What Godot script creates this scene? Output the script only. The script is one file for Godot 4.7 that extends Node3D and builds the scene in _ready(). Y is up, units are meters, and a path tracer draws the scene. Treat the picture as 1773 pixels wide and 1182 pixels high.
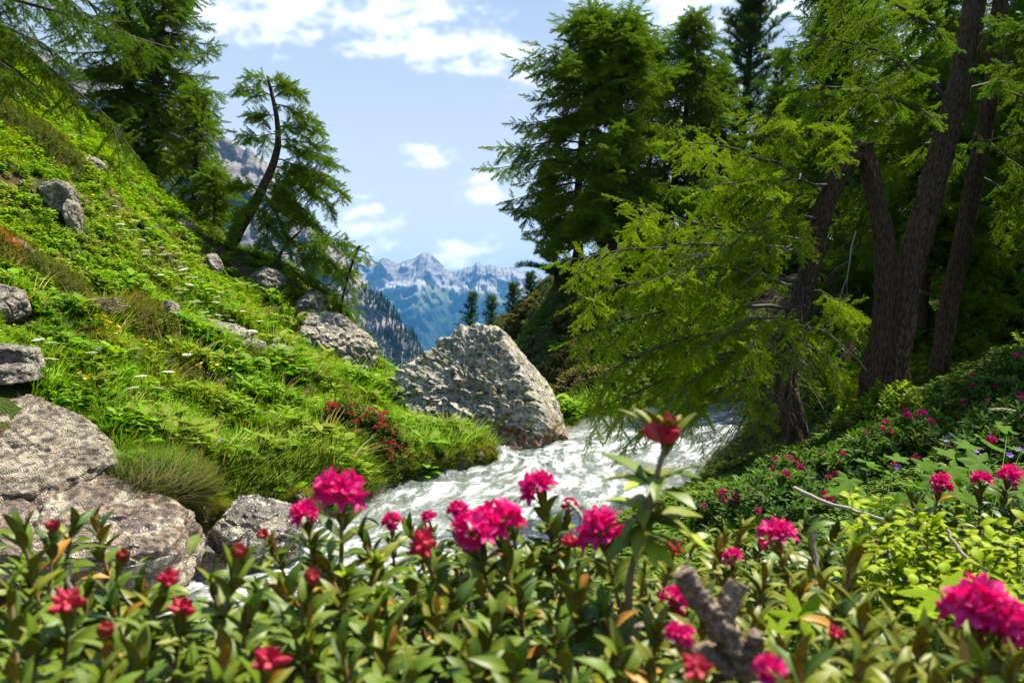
extends Node3D
# An alpine stream between a flowery slope and larch trees. y is up, metres, the water at the boulder is y = 0.

class MB:
	var v := PackedVector3Array()
	var n := PackedVector3Array()
	var c := PackedColorArray()
	var uv := PackedVector2Array()
	var ix := PackedInt32Array()

	func vert(p: Vector3, nn: Vector3, col: Color, t := Vector2.ZERO) -> int:
		v.append(p)
		n.append(nn)
		c.append(col)
		uv.append(t)
		return v.size() - 1

	func tri(a: int, b: int, d: int) -> void:
		ix.append(a)
		ix.append(b)
		ix.append(d)

	func face(a: Vector3, b: Vector3, d: Vector3, col: Color) -> void:
		var nn := (d - a).cross(b - a).normalized()
		var k := v.size()
		vert(a, nn, col)
		vert(b, nn, col)
		vert(d, nn, col)
		tri(k, k + 1, k + 2)

	func smooth() -> void:
		n.fill(Vector3.ZERO)
		for k in range(0, ix.size(), 3):
			var a := ix[k]
			var b := ix[k + 1]
			var d := ix[k + 2]
			var m := (v[d] - v[a]).cross(v[b] - v[a])
			n[a] += m
			n[b] += m
			n[d] += m
		for k in n.size():
			n[k] = n[k].normalized() if n[k].length_squared() > 0.0 else Vector3.UP

	# a bent, tapering tube through pts
	func tube(pts: Array, radii: Array, sides: int, col: Color, rough := 0.0, noise: FastNoiseLite = null, tip := true) -> void:
		var first := v.size()
		var u := Vector3.ZERO
		var m := pts.size()
		var run := 0.0
		for k in m:
			var t: Vector3 = (pts[mini(k + 1, m - 1)] - pts[maxi(k - 1, 0)])
			t = t.normalized() if t.length() > 1e-7 else Vector3.UP
			if k == 0:
				u = t.cross(Vector3(0.31, 0.2, 0.93)).normalized()
			else:
				u = (u - t * u.dot(t)).normalized()
				run += (pts[k] - pts[k - 1]).length()
			var w := t.cross(u)
			for j in sides + 1:
				var a := TAU * (j % sides) / sides
				var o := u * cos(a) + w * sin(a)
				var r: float = radii[k]
				if noise:
					r *= 1.0 + rough * noise.get_noise_3d(o.x * 1.6 + run * 0.1, o.z * 1.6 + o.y * 1.6, run * 0.9)
					if sides >= 20:
						r *= 1.0 + rough * 0.5 * noise.get_noise_3d(o.x * 7.0 + 3.0, o.z * 7.0 + o.y * 7.0, run * 3.0) - rough * 0.25 * absf(noise.get_noise_3d(o.x * 12.0, o.z * 12.0 + o.y * 12.0, run * 4.5))
				vert(pts[k] + o * r, o, col, Vector2(float(j) / sides, run))
		for k in m - 1:
			for j in sides:
				var a := first + k * (sides + 1) + j
				var b := a + sides + 1
				tri(a, b, a + 1)
				tri(a + 1, b, b + 1)
		if tip:
			var q := first + (m - 1) * (sides + 1)
			for j in range(1, sides - 1):
				tri(q, q + j + 1, q + j)

	func arrays() -> Array:
		var a := []
		a.resize(Mesh.ARRAY_MAX)
		a[Mesh.ARRAY_VERTEX] = v
		a[Mesh.ARRAY_NORMAL] = n
		a[Mesh.ARRAY_COLOR] = c
		a[Mesh.ARRAY_TEX_UV] = uv
		a[Mesh.ARRAY_INDEX] = ix
		return a

	func mesh(m: Material) -> ArrayMesh:
		var out := ArrayMesh.new()
		out.add_surface_from_arrays(Mesh.PRIMITIVE_TRIANGLES, arrays())
		out.surface_set_material(0, m)
		return out

var rng := RandomNumberGenerator.new()
var M := {}
var S := {}
var taken := {}
var noise_a := FastNoiseLite.new()
var noise_b := FastNoiseLite.new()
var ridge := FastNoiseLite.new()
var cellular := FastNoiseLite.new()

func rr(a: float, b: float) -> float:
	return rng.randf_range(a, b)

func lin(r: float, g: float, b: float) -> Color:
	return Color(r, g, b).linear_to_srgb()

func jig(c: Color, d: float) -> Color:
	var k := 1.0 + rr(-d, d)
	return Color(c.r * k * (1.0 + rr(-d, d) * 0.6), c.g * k, c.b * k * (1.0 + rr(-d, d) * 0.4))

func numbered(called: String) -> String:
	var k: int = taken.get(called, 0)
	taken[called] = k + 1
	return called if k == 0 else "%s_%03d" % [called, k]

func tag(o: Node3D, label: String, category: String, group := "") -> Node3D:
	o.set_meta("label", label)
	o.set_meta("category", category)
	if group != "":
		o.set_meta("group", group)
	return o

func thing(called: String, at: Vector3, label: String, category: String, group := "") -> Node3D:
	var o := Node3D.new()
	o.name = numbered(called)
	add_child(o)
	o.position = at
	return tag(o, label, category, group)

func part(called: String, mesh: Mesh, parent: Node3D, xf := Transform3D()) -> MeshInstance3D:
	var o := MeshInstance3D.new()
	o.name = called
	o.mesh = mesh
	o.transform = xf
	parent.add_child(o, true)
	return o

func solo(called: String, mesh: Mesh, at: Vector3, label: String, category: String, group := "") -> MeshInstance3D:
	var o := MeshInstance3D.new()
	o.name = numbered(called)
	o.mesh = mesh
	o.position = at
	add_child(o)
	tag(o, label, category, group)
	return o

func structure(called: String, mesh: Mesh) -> MeshInstance3D:
	var o := MeshInstance3D.new()
	o.name = numbered(called)
	o.mesh = mesh
	o.set_meta("kind", "structure")
	add_child(o)
	return o

# many copies of one small shape, told to the renderer as one uncountable part
func many(called: String, mesh: Mesh, places: Array, tints: Array, parent: Node3D) -> MultiMeshInstance3D:
	var mm := MultiMesh.new()
	mm.transform_format = MultiMesh.TRANSFORM_3D
	mm.use_colors = true
	mm.mesh = mesh
	mm.instance_count = places.size()
	for k in places.size():
		mm.set_instance_transform(k, places[k])
		mm.set_instance_color(k, tints[k])
	var o := MultiMeshInstance3D.new()
	o.name = called
	o.multimesh = mm
	o.set_meta("kind", "stuff")
	parent.add_child(o, true)
	return o

# axes with x along dir and y as near to up as it can be, turned by roll
func along(dir: Vector3, up := Vector3.UP, roll := 0.0) -> Basis:
	var x := dir.normalized()
	var z := x.cross(up)
	if z.length() < 1e-4:
		z = x.cross(Vector3(0.3, 0.1, 1.0))
	z = z.normalized()
	var y := z.cross(x).normalized()
	var b := Basis(x, y, z)
	return b.rotated(x, roll) if roll != 0.0 else b

func upright(up: Vector3, yaw: float) -> Basis:
	var y := up.normalized()
	var x := Vector3(cos(yaw), 0.0, sin(yaw))
	x = (x - y * x.dot(y)).normalized()
	return Basis(x, y, x.cross(y))

func bez(a: Vector3, b: Vector3, c: Vector3, t: float) -> Vector3:
	return a.lerp(b, t).lerp(b.lerp(c, t), t)

# a smooth run of points through the given ones
func spline(p: Array, steps: int) -> Array:
	var out := []
	for k in p.size() - 1:
		var a: Vector3 = p[maxi(k - 1, 0)]
		var b: Vector3 = p[k]
		var c: Vector3 = p[k + 1]
		var d: Vector3 = p[mini(k + 2, p.size() - 1)]
		for j in steps:
			out.append(b.cubic_interpolate(c, a, d, float(j) / steps))
	out.append(p[p.size() - 1])
	return out

func taper(n: int, r0: float, r1: float, power := 1.0) -> Array:
	var out := []
	for k in n:
		out.append(lerpf(r0, r1, pow(float(k) / maxi(n - 1, 1), power)))
	return out

func noise_texture(size: int, freq: float, kind: int, octaves: int, dark: Color, light: Color, seed_: int, normal_map := false, bump := 4.0, stops: Array = []) -> NoiseTexture2D:
	var f := FastNoiseLite.new()
	f.noise_type = kind
	f.seed = seed_
	f.frequency = freq
	f.fractal_type = FastNoiseLite.FRACTAL_FBM
	f.fractal_octaves = octaves
	var t := NoiseTexture2D.new()
	t.width = size
	t.height = size
	t.seamless = true
	t.noise = f
	if normal_map:
		t.as_normal_map = true
		t.bump_strength = bump
	else:
		var g := Gradient.new()
		if stops.is_empty():
			g.set_color(0, dark)
			g.set_color(1, light)
		else:
			var where := PackedFloat32Array()
			var what := PackedColorArray()
			for s in stops:
				where.append(s[0])
				what.append(s[1])
			g.offsets = where
			g.colors = what
		t.color_ramp = g
	return t

func plain(rough: float, spec := 0.5, back := Color.BLACK) -> StandardMaterial3D:
	var m := StandardMaterial3D.new()
	m.vertex_color_use_as_albedo = true
	m.roughness = rough
	m.metallic_specular = spec
	m.cull_mode = BaseMaterial3D.CULL_DISABLED
	if back != Color.BLACK:
		m.backlight_enabled = true
		m.backlight = back
	return m

func make_materials() -> void:
	noise_a.seed = 5
	noise_a.frequency = 1.0
	noise_a.fractal_octaves = 4
	noise_b.seed = 77
	noise_b.frequency = 1.0
	noise_b.fractal_octaves = 3
	ridge.seed = 21
	ridge.frequency = 1.0
	ridge.fractal_type = FastNoiseLite.FRACTAL_RIDGED
	ridge.fractal_octaves = 4
	cellular.seed = 9
	cellular.noise_type = FastNoiseLite.TYPE_CELLULAR
	cellular.cellular_return_type = FastNoiseLite.RETURN_DISTANCE2_SUB
	cellular.frequency = 1.0
	cellular.fractal_type = FastNoiseLite.FRACTAL_NONE
	M.needle = plain(0.6, 0.2, Color(0.95, 1.0, 0.5))
	M.pine_needle = plain(0.55, 0.3, Color(0.8, 0.9, 0.4))
	M.grass = plain(0.6, 0.2, Color(0.9, 0.95, 0.4))
	M.leaf = plain(0.46, 0.38, Color(0.62, 0.74, 0.3))
	M.leaf_under = plain(0.6, 0.4, Color(0.62, 0.74, 0.3))
	M.soft_leaf = plain(0.55, 0.25, Color(0.9, 0.95, 0.4))
	M.white_petal = plain(0.6, 0.3, Color(0.8, 0.8, 0.7))
	M.petal = plain(0.55, 0.4, Color(0.85, 0.35, 0.7))
	M.twig = plain(0.85, 0.3)
	M.bush_leaf = plain(0.6, 0.25, Color(0.8, 0.9, 0.35))
	var bark := plain(0.9, 0.3)
	bark.albedo_texture = noise_texture(512, 0.02, FastNoiseLite.TYPE_SIMPLEX, 5, Color(0.4, 0.36, 0.32), Color(1, 0.97, 0.92), 3)
	bark.uv1_scale = Vector3(3, 0.7, 1)
	bark.heightmap_enabled = true
	bark.heightmap_texture = noise_texture(512, 0.03, FastNoiseLite.TYPE_CELLULAR, 3, Color.BLACK, Color.WHITE, 8)
	bark.heightmap_scale = 3.0
	M.bark = bark
	var stick: StandardMaterial3D = bark.duplicate()
	stick.uv1_triplanar = true
	stick.uv1_scale = Vector3(9, 9, 9)
	stick.heightmap_scale = 0.5
	M.small_bark = stick
	var rock := plain(0.85, 0.35)
	rock.uv1_triplanar = true
	rock.uv1_scale = Vector3(1.1, 1.1, 1.1)
	rock.albedo_texture = noise_texture(1024, 0.009, FastNoiseLite.TYPE_SIMPLEX_SMOOTH, 8, Color.BLACK, Color.WHITE, 14, false, 0, [[0.0, Color(0.36, 0.34, 0.33)], [0.38, Color(0.62, 0.6, 0.57)], [0.5, Color(0.85, 0.83, 0.8)], [0.62, Color(1, 0.98, 0.94)], [1.0, Color(0.8, 0.8, 0.7)]])
	rock.heightmap_enabled = true
	rock.heightmap_texture = noise_texture(1024, 0.045, FastNoiseLite.TYPE_SIMPLEX, 6, Color.BLACK, Color.WHITE, 15)
	rock.heightmap_scale = 4.0
	M.rock = rock
	var wet: StandardMaterial3D = rock.duplicate()
	wet.roughness = 0.14
	wet.metallic_specular = 0.65
	wet.heightmap_scale = 2.0
	M.wet_rock = wet
	var earth := plain(0.95, 0.2)
	earth.uv1_triplanar = true
	earth.uv1_world_triplanar = true
	earth.uv1_scale = Vector3(0.9, 0.9, 0.9)
	earth.albedo_texture = noise_texture(1024, 0.03, FastNoiseLite.TYPE_SIMPLEX, 6, Color(0.45, 0.45, 0.45), Color(1, 1, 1), 31)
	earth.heightmap_enabled = true
	earth.heightmap_texture = noise_texture(512, 0.05, FastNoiseLite.TYPE_SIMPLEX, 5, Color.BLACK, Color.WHITE, 33)
	earth.heightmap_scale = 5.0
	M.earth = earth
	var crag := plain(0.95, 0.2)
	crag.uv1_triplanar = true
	crag.uv1_world_triplanar = true
	crag.uv1_scale = Vector3(0.006, 0.006, 0.006)
	crag.albedo_texture = noise_texture(1024, 0.02, FastNoiseLite.TYPE_SIMPLEX, 6, Color(0.5, 0.5, 0.5), Color(1, 1, 1), 41)
	M.crag = crag
	var far: StandardMaterial3D = crag.duplicate()
	far.uv1_scale = Vector3(0.0009, 0.0009, 0.0009)
	M.far_crag = far
	var water := StandardMaterial3D.new()
	water.transparency = BaseMaterial3D.TRANSPARENCY_ALPHA
	water.albedo_color = Color(lin(0.24, 0.29, 0.26), 0.42)
	water.roughness = 0.06
	water.metallic_specular = 0.5
	water.normal_enabled = true
	water.normal_texture = noise_texture(1024, 0.02, FastNoiseLite.TYPE_SIMPLEX, 5, Color.BLACK, Color.WHITE, 51, true, 10.0)
	water.normal_scale = 1.0
	water.uv1_scale = Vector3(0.5, 0.25, 1)
	water.cull_mode = BaseMaterial3D.CULL_DISABLED
	M.water = water
	var foam := plain(0.45, 0.5)
	foam.transparency = BaseMaterial3D.TRANSPARENCY_ALPHA
	foam.albedo_texture = noise_texture(1024, 0.006, FastNoiseLite.TYPE_SIMPLEX, 7, Color.BLACK, Color.WHITE, 53, false, 0, [[0.0, Color(1, 1, 1, 0)], [0.34, Color(1, 1, 1, 0.0)], [0.5, Color(1, 1, 1, 0.28)], [0.64, Color(1, 1, 1, 0.75)], [0.82, Color(1, 1, 1, 1)], [1.0, Color(1, 1, 1, 1)]])
	foam.uv1_scale = Vector3(0.45, 0.16, 1)
	foam.normal_enabled = true
	foam.normal_texture = noise_texture(1024, 0.035, FastNoiseLite.TYPE_SIMPLEX, 5, Color.BLACK, Color.WHITE, 54, true, 4.0)
	(foam.albedo_texture.noise as FastNoiseLite).fractal_gain = 0.66
	M.foam = foam

# cloud banks seen in the photograph: direction (azimuth from -z, elevation; degrees), half sizes, weight
const CLOUDS := [
	[-18.0, 20.0, 8.0, 2.2, 1.0], [-13.0, 21.5, 9.0, 2.4, 1.0], [-8.0, 20.0, 5.5, 2.4, 1.0], [-4.8, 18.2, 2.6, 1.7, 1.0], [-0.5, 17.7, 3.2, 1.3, 0.8], [1.6, 16.6, 2.8, 1.7, 0.7],
	[7.5, 21.6, 3.2, 1.4, 0.9], [12.5, 21.0, 4.8, 2.2, 1.0], [18.5, 20.2, 5.0, 1.8, 0.9], [-20.0, 19.8, 1.6, 2.0, 0.9],
	[-6.0, 11.0, 1.9, 0.7, 0.75], [-2.0, 8.8, 1.5, 1.3, 0.8], [-10.2, 6.2, 1.9, 1.6, 0.8], [-4.2, 4.3, 2.6, 1.0, 0.8], [-1.8, 4.8, 1.2, 1.0, 0.7], [-12.5, 5.2, 1.4, 1.2, 0.7],
	[30.0, 14.0, 9.0, 3.5, 0.8], [-36.0, 12.0, 8.0, 3.0, 0.7],
]

func clouds() -> ImageTexture:
	var w := 2048
	var h := 1024
	var im := Image.create(w, h, false, Image.FORMAT_RGBA8)
	var f := FastNoiseLite.new()
	f.seed = 12
	f.frequency = 1.0
	f.fractal_octaves = 5
	for y in range(0, 520):
		var el := 90.0 - (y + 0.5) * 180.0 / h
		for x in w:
			var az := wrapf((x + 0.5) * 360.0 / w, -180.0, 180.0)
			var d := 0.0
			var inside := absf(az) < 44.0 and el < 27.0 and el > -2.0
			if inside:
				for c in CLOUDS:
					var u: float = (az - c[0]) / c[2]
					var t: float = (el - c[1]) / c[3]
					var q := u * u + t * t
					if q < 4.0:
						d = maxf(d, c[4] * (1.0 - q * 0.42))
				if d <= 0.0:
					continue
				var n1 := f.get_noise_2d(az * 0.22 + el * 0.1, el * 0.62 - az * 0.12)
				var n2 := f.get_noise_2d(az * 0.8 + 40.0, el * 1.5)
				d = clampf((d * 1.0 + n1 * 0.8 + n2 * 0.4 - 0.3) * 1.05, 0.0, 1.0)
			else:
				if el < 3.0 or el > 70.0:
					continue
				var e := deg_to_rad(el)
				var a := deg_to_rad(az)
				var p := Vector3(sin(a) * cos(e), sin(e), -cos(a) * cos(e)) / (sin(e) + 0.25)
				d = clampf((f.get_noise_3dv(p * 1.4) - 0.12) * 3.0, 0.0, 0.9)
			if d > 0.01:
				im.set_pixel(x, y, Color(1, 1, 1, d * d * (3.0 - 2.0 * d)))
	return ImageTexture.create_from_image(im)

func make_air() -> void:
	var cam := Camera3D.new()
	cam.name = "camera"
	add_child(cam)
	cam.position = Vector3(0, 2, 0)
	cam.rotation.x = -atan(46.0 / 1392.0)
	var lens := CameraAttributesPhysical.new()
	lens.frustum_focal_length = 28.26
	lens.frustum_focus_distance = 10.0
	lens.frustum_near = 0.05
	lens.frustum_far = 40000.0
	lens.exposure_aperture = 9.0
	lens.exposure_multiplier = 1.0
	cam.attributes = lens
	cam.fov = 2.0 * rad_to_deg(atan(591.0 / 1392.0))
	cam.near = 0.05
	cam.far = 40000.0
	cam.current = true

	var sky := ProceduralSkyMaterial.new()
	sky.sky_top_color = lin(0.2, 0.34, 0.56)
	sky.sky_horizon_color = lin(0.84, 0.83, 0.81)
	sky.sky_curve = 0.2
	sky.ground_bottom_color = lin(0.12, 0.15, 0.08)
	sky.ground_horizon_color = lin(0.5, 0.6, 0.7)
	sky.sun_angle_max = 1.0
	sky.sky_cover = clouds()
	sky.sky_cover_modulate = Color(lin(0.55, 0.5, 0.45), 1.0)
	var e := Environment.new()
	e.background_mode = Environment.BG_SKY
	e.sky = Sky.new()
	e.sky.sky_material = sky
	e.background_energy_multiplier = 0.54
	e.tonemap_mode = Environment.TONE_MAPPER_LINEAR
	e.tonemap_exposure = 2.7
	e.sdfgi_enabled = true
	e.ssao_enabled = true
	e.ssil_enabled = true
	e.fog_enabled = true
	e.fog_density = 0.00005
	e.fog_light_color = lin(0.1, 0.42, 0.95)
	var we := WorldEnvironment.new()
	we.name = "environment"
	we.environment = e
	add_child(we)

	var sun := DirectionalLight3D.new()
	sun.name = "sun"
	add_child(sun)
	var to_sun := Vector3(0.38, 0.88, -0.28)
	sun.look_at_from_position(Vector3.ZERO, -to_sun, Vector3.RIGHT)
	sun.light_color = Color(1.0, 0.965, 0.9)
	sun.light_energy = 1.6
	sun.light_angular_distance = 0.5
	sun.shadow_enabled = true

# ---------------------------------------------------------------- land
# heights measured along the valley: x, z and y come from these points, the surface between them is interpolated
const LAND := [
	Vector3(0, 1.05, 1), Vector3(-3, 1.0, 1), Vector3(3, 1.3, 1), Vector3(-1, 1.1, -1), Vector3(1, 1.15, -1), Vector3(2.6, 1.2, -1.6), Vector3(-2.6, 0.85, -1.6), Vector3(-5, 0.6, -1),
	Vector3(-2, 0.45, -3), Vector3(0, 0.7, -3), Vector3(2, 0.85, -3), Vector3(1.4, 0.5, -6), Vector3(0.5, 0.45, -4.6), Vector3(4, 1.0, -5), Vector3(7, 1.6, -6), Vector3(6, 1.3, -8), Vector3(3.2, 0.6, -7.4), Vector3(2.9, 0.35, -8.6),
	Vector3(4.4, 0.9, -9.5), Vector3(3.7, 0.35, -10.2), Vector3(5.6, 1.15, -10.5), Vector3(8, 1.7, -10), Vector3(11, 2.4, -9), Vector3(5.4, 0.7, -13), Vector3(8, 1.5, -14), Vector3(12, 2.6, -14), Vector3(16, 3.2, -10), Vector3(9, 2.2, 0), Vector3(16, 3.4, 0),
	Vector3(1.2, 0.2, -16), Vector3(4, 0.7, -17.5), Vector3(2.2, 2.0, -20), Vector3(2, 3.6, -24), Vector3(5.9, 3.7, -26), Vector3(8.9, 3.5, -24), Vector3(6, 2.1, -20), Vector3(9, 2.2, -18), Vector3(12.7, 3.3, -20), Vector3(19, 4, -22),
	Vector3(0.8, 3.0, -26), Vector3(-0.7, 1.8, -30), Vector3(-2, 0.8, -32), Vector3(-4, -5, -34), Vector3(0.4, 1.2, -21), Vector3(-0.8, -0.5, -22), Vector3(6, 1, -36), Vector3(14, 1, -34), Vector3(20, 2, -34), Vector3(1, -3, -40),
	Vector3(-0.4, -0.1, -15), Vector3(-2, -1.0, -18.5), Vector3(-2.6, -5, -24), Vector3(-3, -13, -35), Vector3(-6, -9, -32), Vector3(-9, -4, -36),
	Vector3(-4.4, 0.95, -6), Vector3(-7, 2.9, -6), Vector3(-10, 5.4, -8), Vector3(-6, 1.6, -3), Vector3(-10, 4.2, -3), Vector3(-14, 8.4, -6), Vector3(-16, 9.0, -1), Vector3(-22, 15, -10),
	Vector3(-10.08, 6.94, -16), Vector3(-14, 11, -14), Vector3(-20, 15.5, -20), Vector3(-6.16, 3.42, -17.5), Vector3(-9.44, 5.95, -20), Vector3(-7.49, 4.31, -18.5), Vector3(-9.82, 6.55, -18), Vector3(-2.64, 0.77, -15.5), Vector3(-4.06, 2.32, -17.6), Vector3(-4.92, 3.1, -18), Vector3(-3.28, 1.46, -16.6), Vector3(-5.63, 3.35, -18), Vector3(-2.79, 0.89, -14), Vector3(-3.37, 1.22, -13.5),
	Vector3(-4.64, 1.76, -11), Vector3(-4.46, 1.69, -12.5), Vector3(-6.2, 2.75, -11), Vector3(-4.02, 1.05, -8.5), Vector3(-3.47, 0.76, -7), Vector3(-1.99, 0.59, -10), Vector3(-1.73, 0.64, -12.2), Vector3(-3.01, 1.02, -13), Vector3(-2.64, 0.47, -9), Vector3(-6.87, 3.95, -14), Vector3(-5.88, 2.95, -14), Vector3(-7.85, 4.94, -14), Vector3(-4.59, 1.75, -14), Vector3(-5.85, 2.72, -15.5), Vector3(-7.37, 4.49, -17), Vector3(-5.41, 1.91, -8.5), Vector3(-6.35, 2.89, -10), Vector3(-6.91, 3.84, -12), Vector3(-4.68, 1.43, -7.5),
	Vector3(-1.8, 0.43, -10.1), Vector3(-1.02, 0.18, -11.2), Vector3(-2.1, 0.36, -8.9), Vector3(-1.32, 0.2, -9.8), Vector3(-2.66, 0.37, -7.9), Vector3(-2.98, 0.42, -7.4),
	Vector3(-12, 4.5, -27), Vector3(-8, 1.6, -26), Vector3(-5.4, -1.6, -24), Vector3(-16, 8, -28), Vector3(-20, 9, -36), Vector3(-4.1, 0.0, -20),
]
const LEFT_BANK := [Vector2(9, -17.6), Vector2(5, -16.2), Vector2(2.2, -15.1), Vector2(1.5, -14.4), Vector2(0.9, -13.2), Vector2(0.1, -12.7), Vector2(-0.25, -11.9), Vector2(-0.35, -11.2), Vector2(-0.85, -10.35), Vector2(-1.5, -9.45), Vector2(-1.75, -8.6), Vector2(-2.5, -7.9), Vector2(-3.2, -7.35), Vector2(-3.15, -6.5), Vector2(-4.0, -5.9), Vector2(-6, -5.4), Vector2(-10, -5.0)]
const RIGHT_BANK := [Vector2(9.4, -15.4), Vector2(6, -13.9), Vector2(4.0, -12.9), Vector2(2.9, -11.3), Vector2(2.25, -9.8), Vector2(1.75, -8.6), Vector2(1.1, -7.3), Vector2(0.3, -6.1), Vector2(-0.8, -5.1), Vector2(-2.2, -4.3), Vector2(-4.2, -3.5), Vector2(-6.4, -3.0), Vector2(-10, -2.6)]
const X0 := -26.0
const Z0 := -46.0
const STEP := 0.2
const NX := 241
const NZ := 246
const CS := 0.5
var coarse := PackedFloat32Array()
var cnx := 0
var heights := PackedFloat32Array()
var shore := PackedFloat32Array()
var river_outline := PackedVector2Array()

func water_level(x: float, z: float) -> float:
	return clampf((-z - 11.0) * 0.045 + x * 0.01, -0.32, 0.22)

func kernel(r2: float) -> float:
	return sqrt(r2 + 0.16)

func solve_land() -> void:
	var n := LAND.size()
	var a := []
	for i in n:
		var row := PackedFloat64Array()
		row.resize(n + 1)
		for j in n:
			row[j] = kernel(Vector2(LAND[i].x - LAND[j].x, LAND[i].z - LAND[j].z).length_squared())
		row[i] += -0.05
		row[n] = LAND[i].y
		a.append(row)
	for i in n:
		var best := i
		for k in range(i + 1, n):
			if absf(a[k][i]) > absf(a[best][i]):
				best = k
		var swap = a[i]
		a[i] = a[best]
		a[best] = swap
		for k in range(i + 1, n):
			var f: float = a[k][i] / a[i][i]
			if f == 0.0:
				continue
			var ra: PackedFloat64Array = a[k]
			var rb: PackedFloat64Array = a[i]
			for j in range(i, n + 1):
				ra[j] -= f * rb[j]
			a[k] = ra
	var w := PackedFloat64Array()
	w.resize(n)
	for i in range(n - 1, -1, -1):
		var s: float = a[i][n]
		for j in range(i + 1, n):
			s -= a[i][j] * w[j]
		w[i] = s / a[i][i]
	cnx = int((NX - 1) * STEP / CS) + 2
	var cnz := int((NZ - 1) * STEP / CS) + 2
	coarse.resize(cnx * cnz)
	for j in cnz:
		for i in cnx:
			var x := X0 + i * CS
			var z := Z0 + j * CS
			var s := 0.0
			for k in n:
				var dx: float = x - LAND[k].x
				var dz: float = z - LAND[k].z
				s += w[k] * sqrt(dx * dx + dz * dz + 0.16)
			coarse[j * cnx + i] = s

func raw_height(x: float, z: float) -> float:
	var u := (x - X0) / CS
	var t := (z - Z0) / CS
	var i := int(u)
	var j := int(t)
	u -= i
	t -= j
	var k := j * cnx + i
	return lerpf(lerpf(coarse[k], coarse[k + 1], u), lerpf(coarse[k + cnx], coarse[k + cnx + 1], u), t)

func ground(x: float, z: float) -> float:
	var u := clampf((x - X0) / STEP, 0.0, NX - 1.001)
	var t := clampf((z - Z0) / STEP, 0.0, NZ - 1.001)
	var i := int(u)
	var j := int(t)
	u -= i
	t -= j
	var k := j * NX + i
	return lerpf(lerpf(heights[k], heights[k + 1], u), lerpf(heights[k + NX], heights[k + NX + 1], u), t)

func from_river(x: float, z: float) -> float:
	var i := clampi(roundi((x - X0) / STEP), 0, NX - 1)
	var j := clampi(roundi((z - Z0) / STEP), 0, NZ - 1)
	return shore[j * NX + i]

func slope_up(x: float, z: float) -> Vector3:
	var e := 0.25
	return Vector3(ground(x - e, z) - ground(x + e, z), 2.0 * e, ground(x, z - e) - ground(x, z + e)).normalized()

func on_land(x: float, z: float, lift := 0.0) -> Vector3:
	return Vector3(x, ground(x, z) + lift, z)

func smooth_line(p: Array, steps: int) -> PackedVector2Array:
	var out := PackedVector2Array()
	for k in p.size() - 1:
		for j in steps:
			out.append(p[k].cubic_interpolate(p[k + 1], p[maxi(k - 1, 0)], p[mini(k + 2, p.size() - 1)], float(j) / steps))
	out.append(p[p.size() - 1])
	return out

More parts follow.
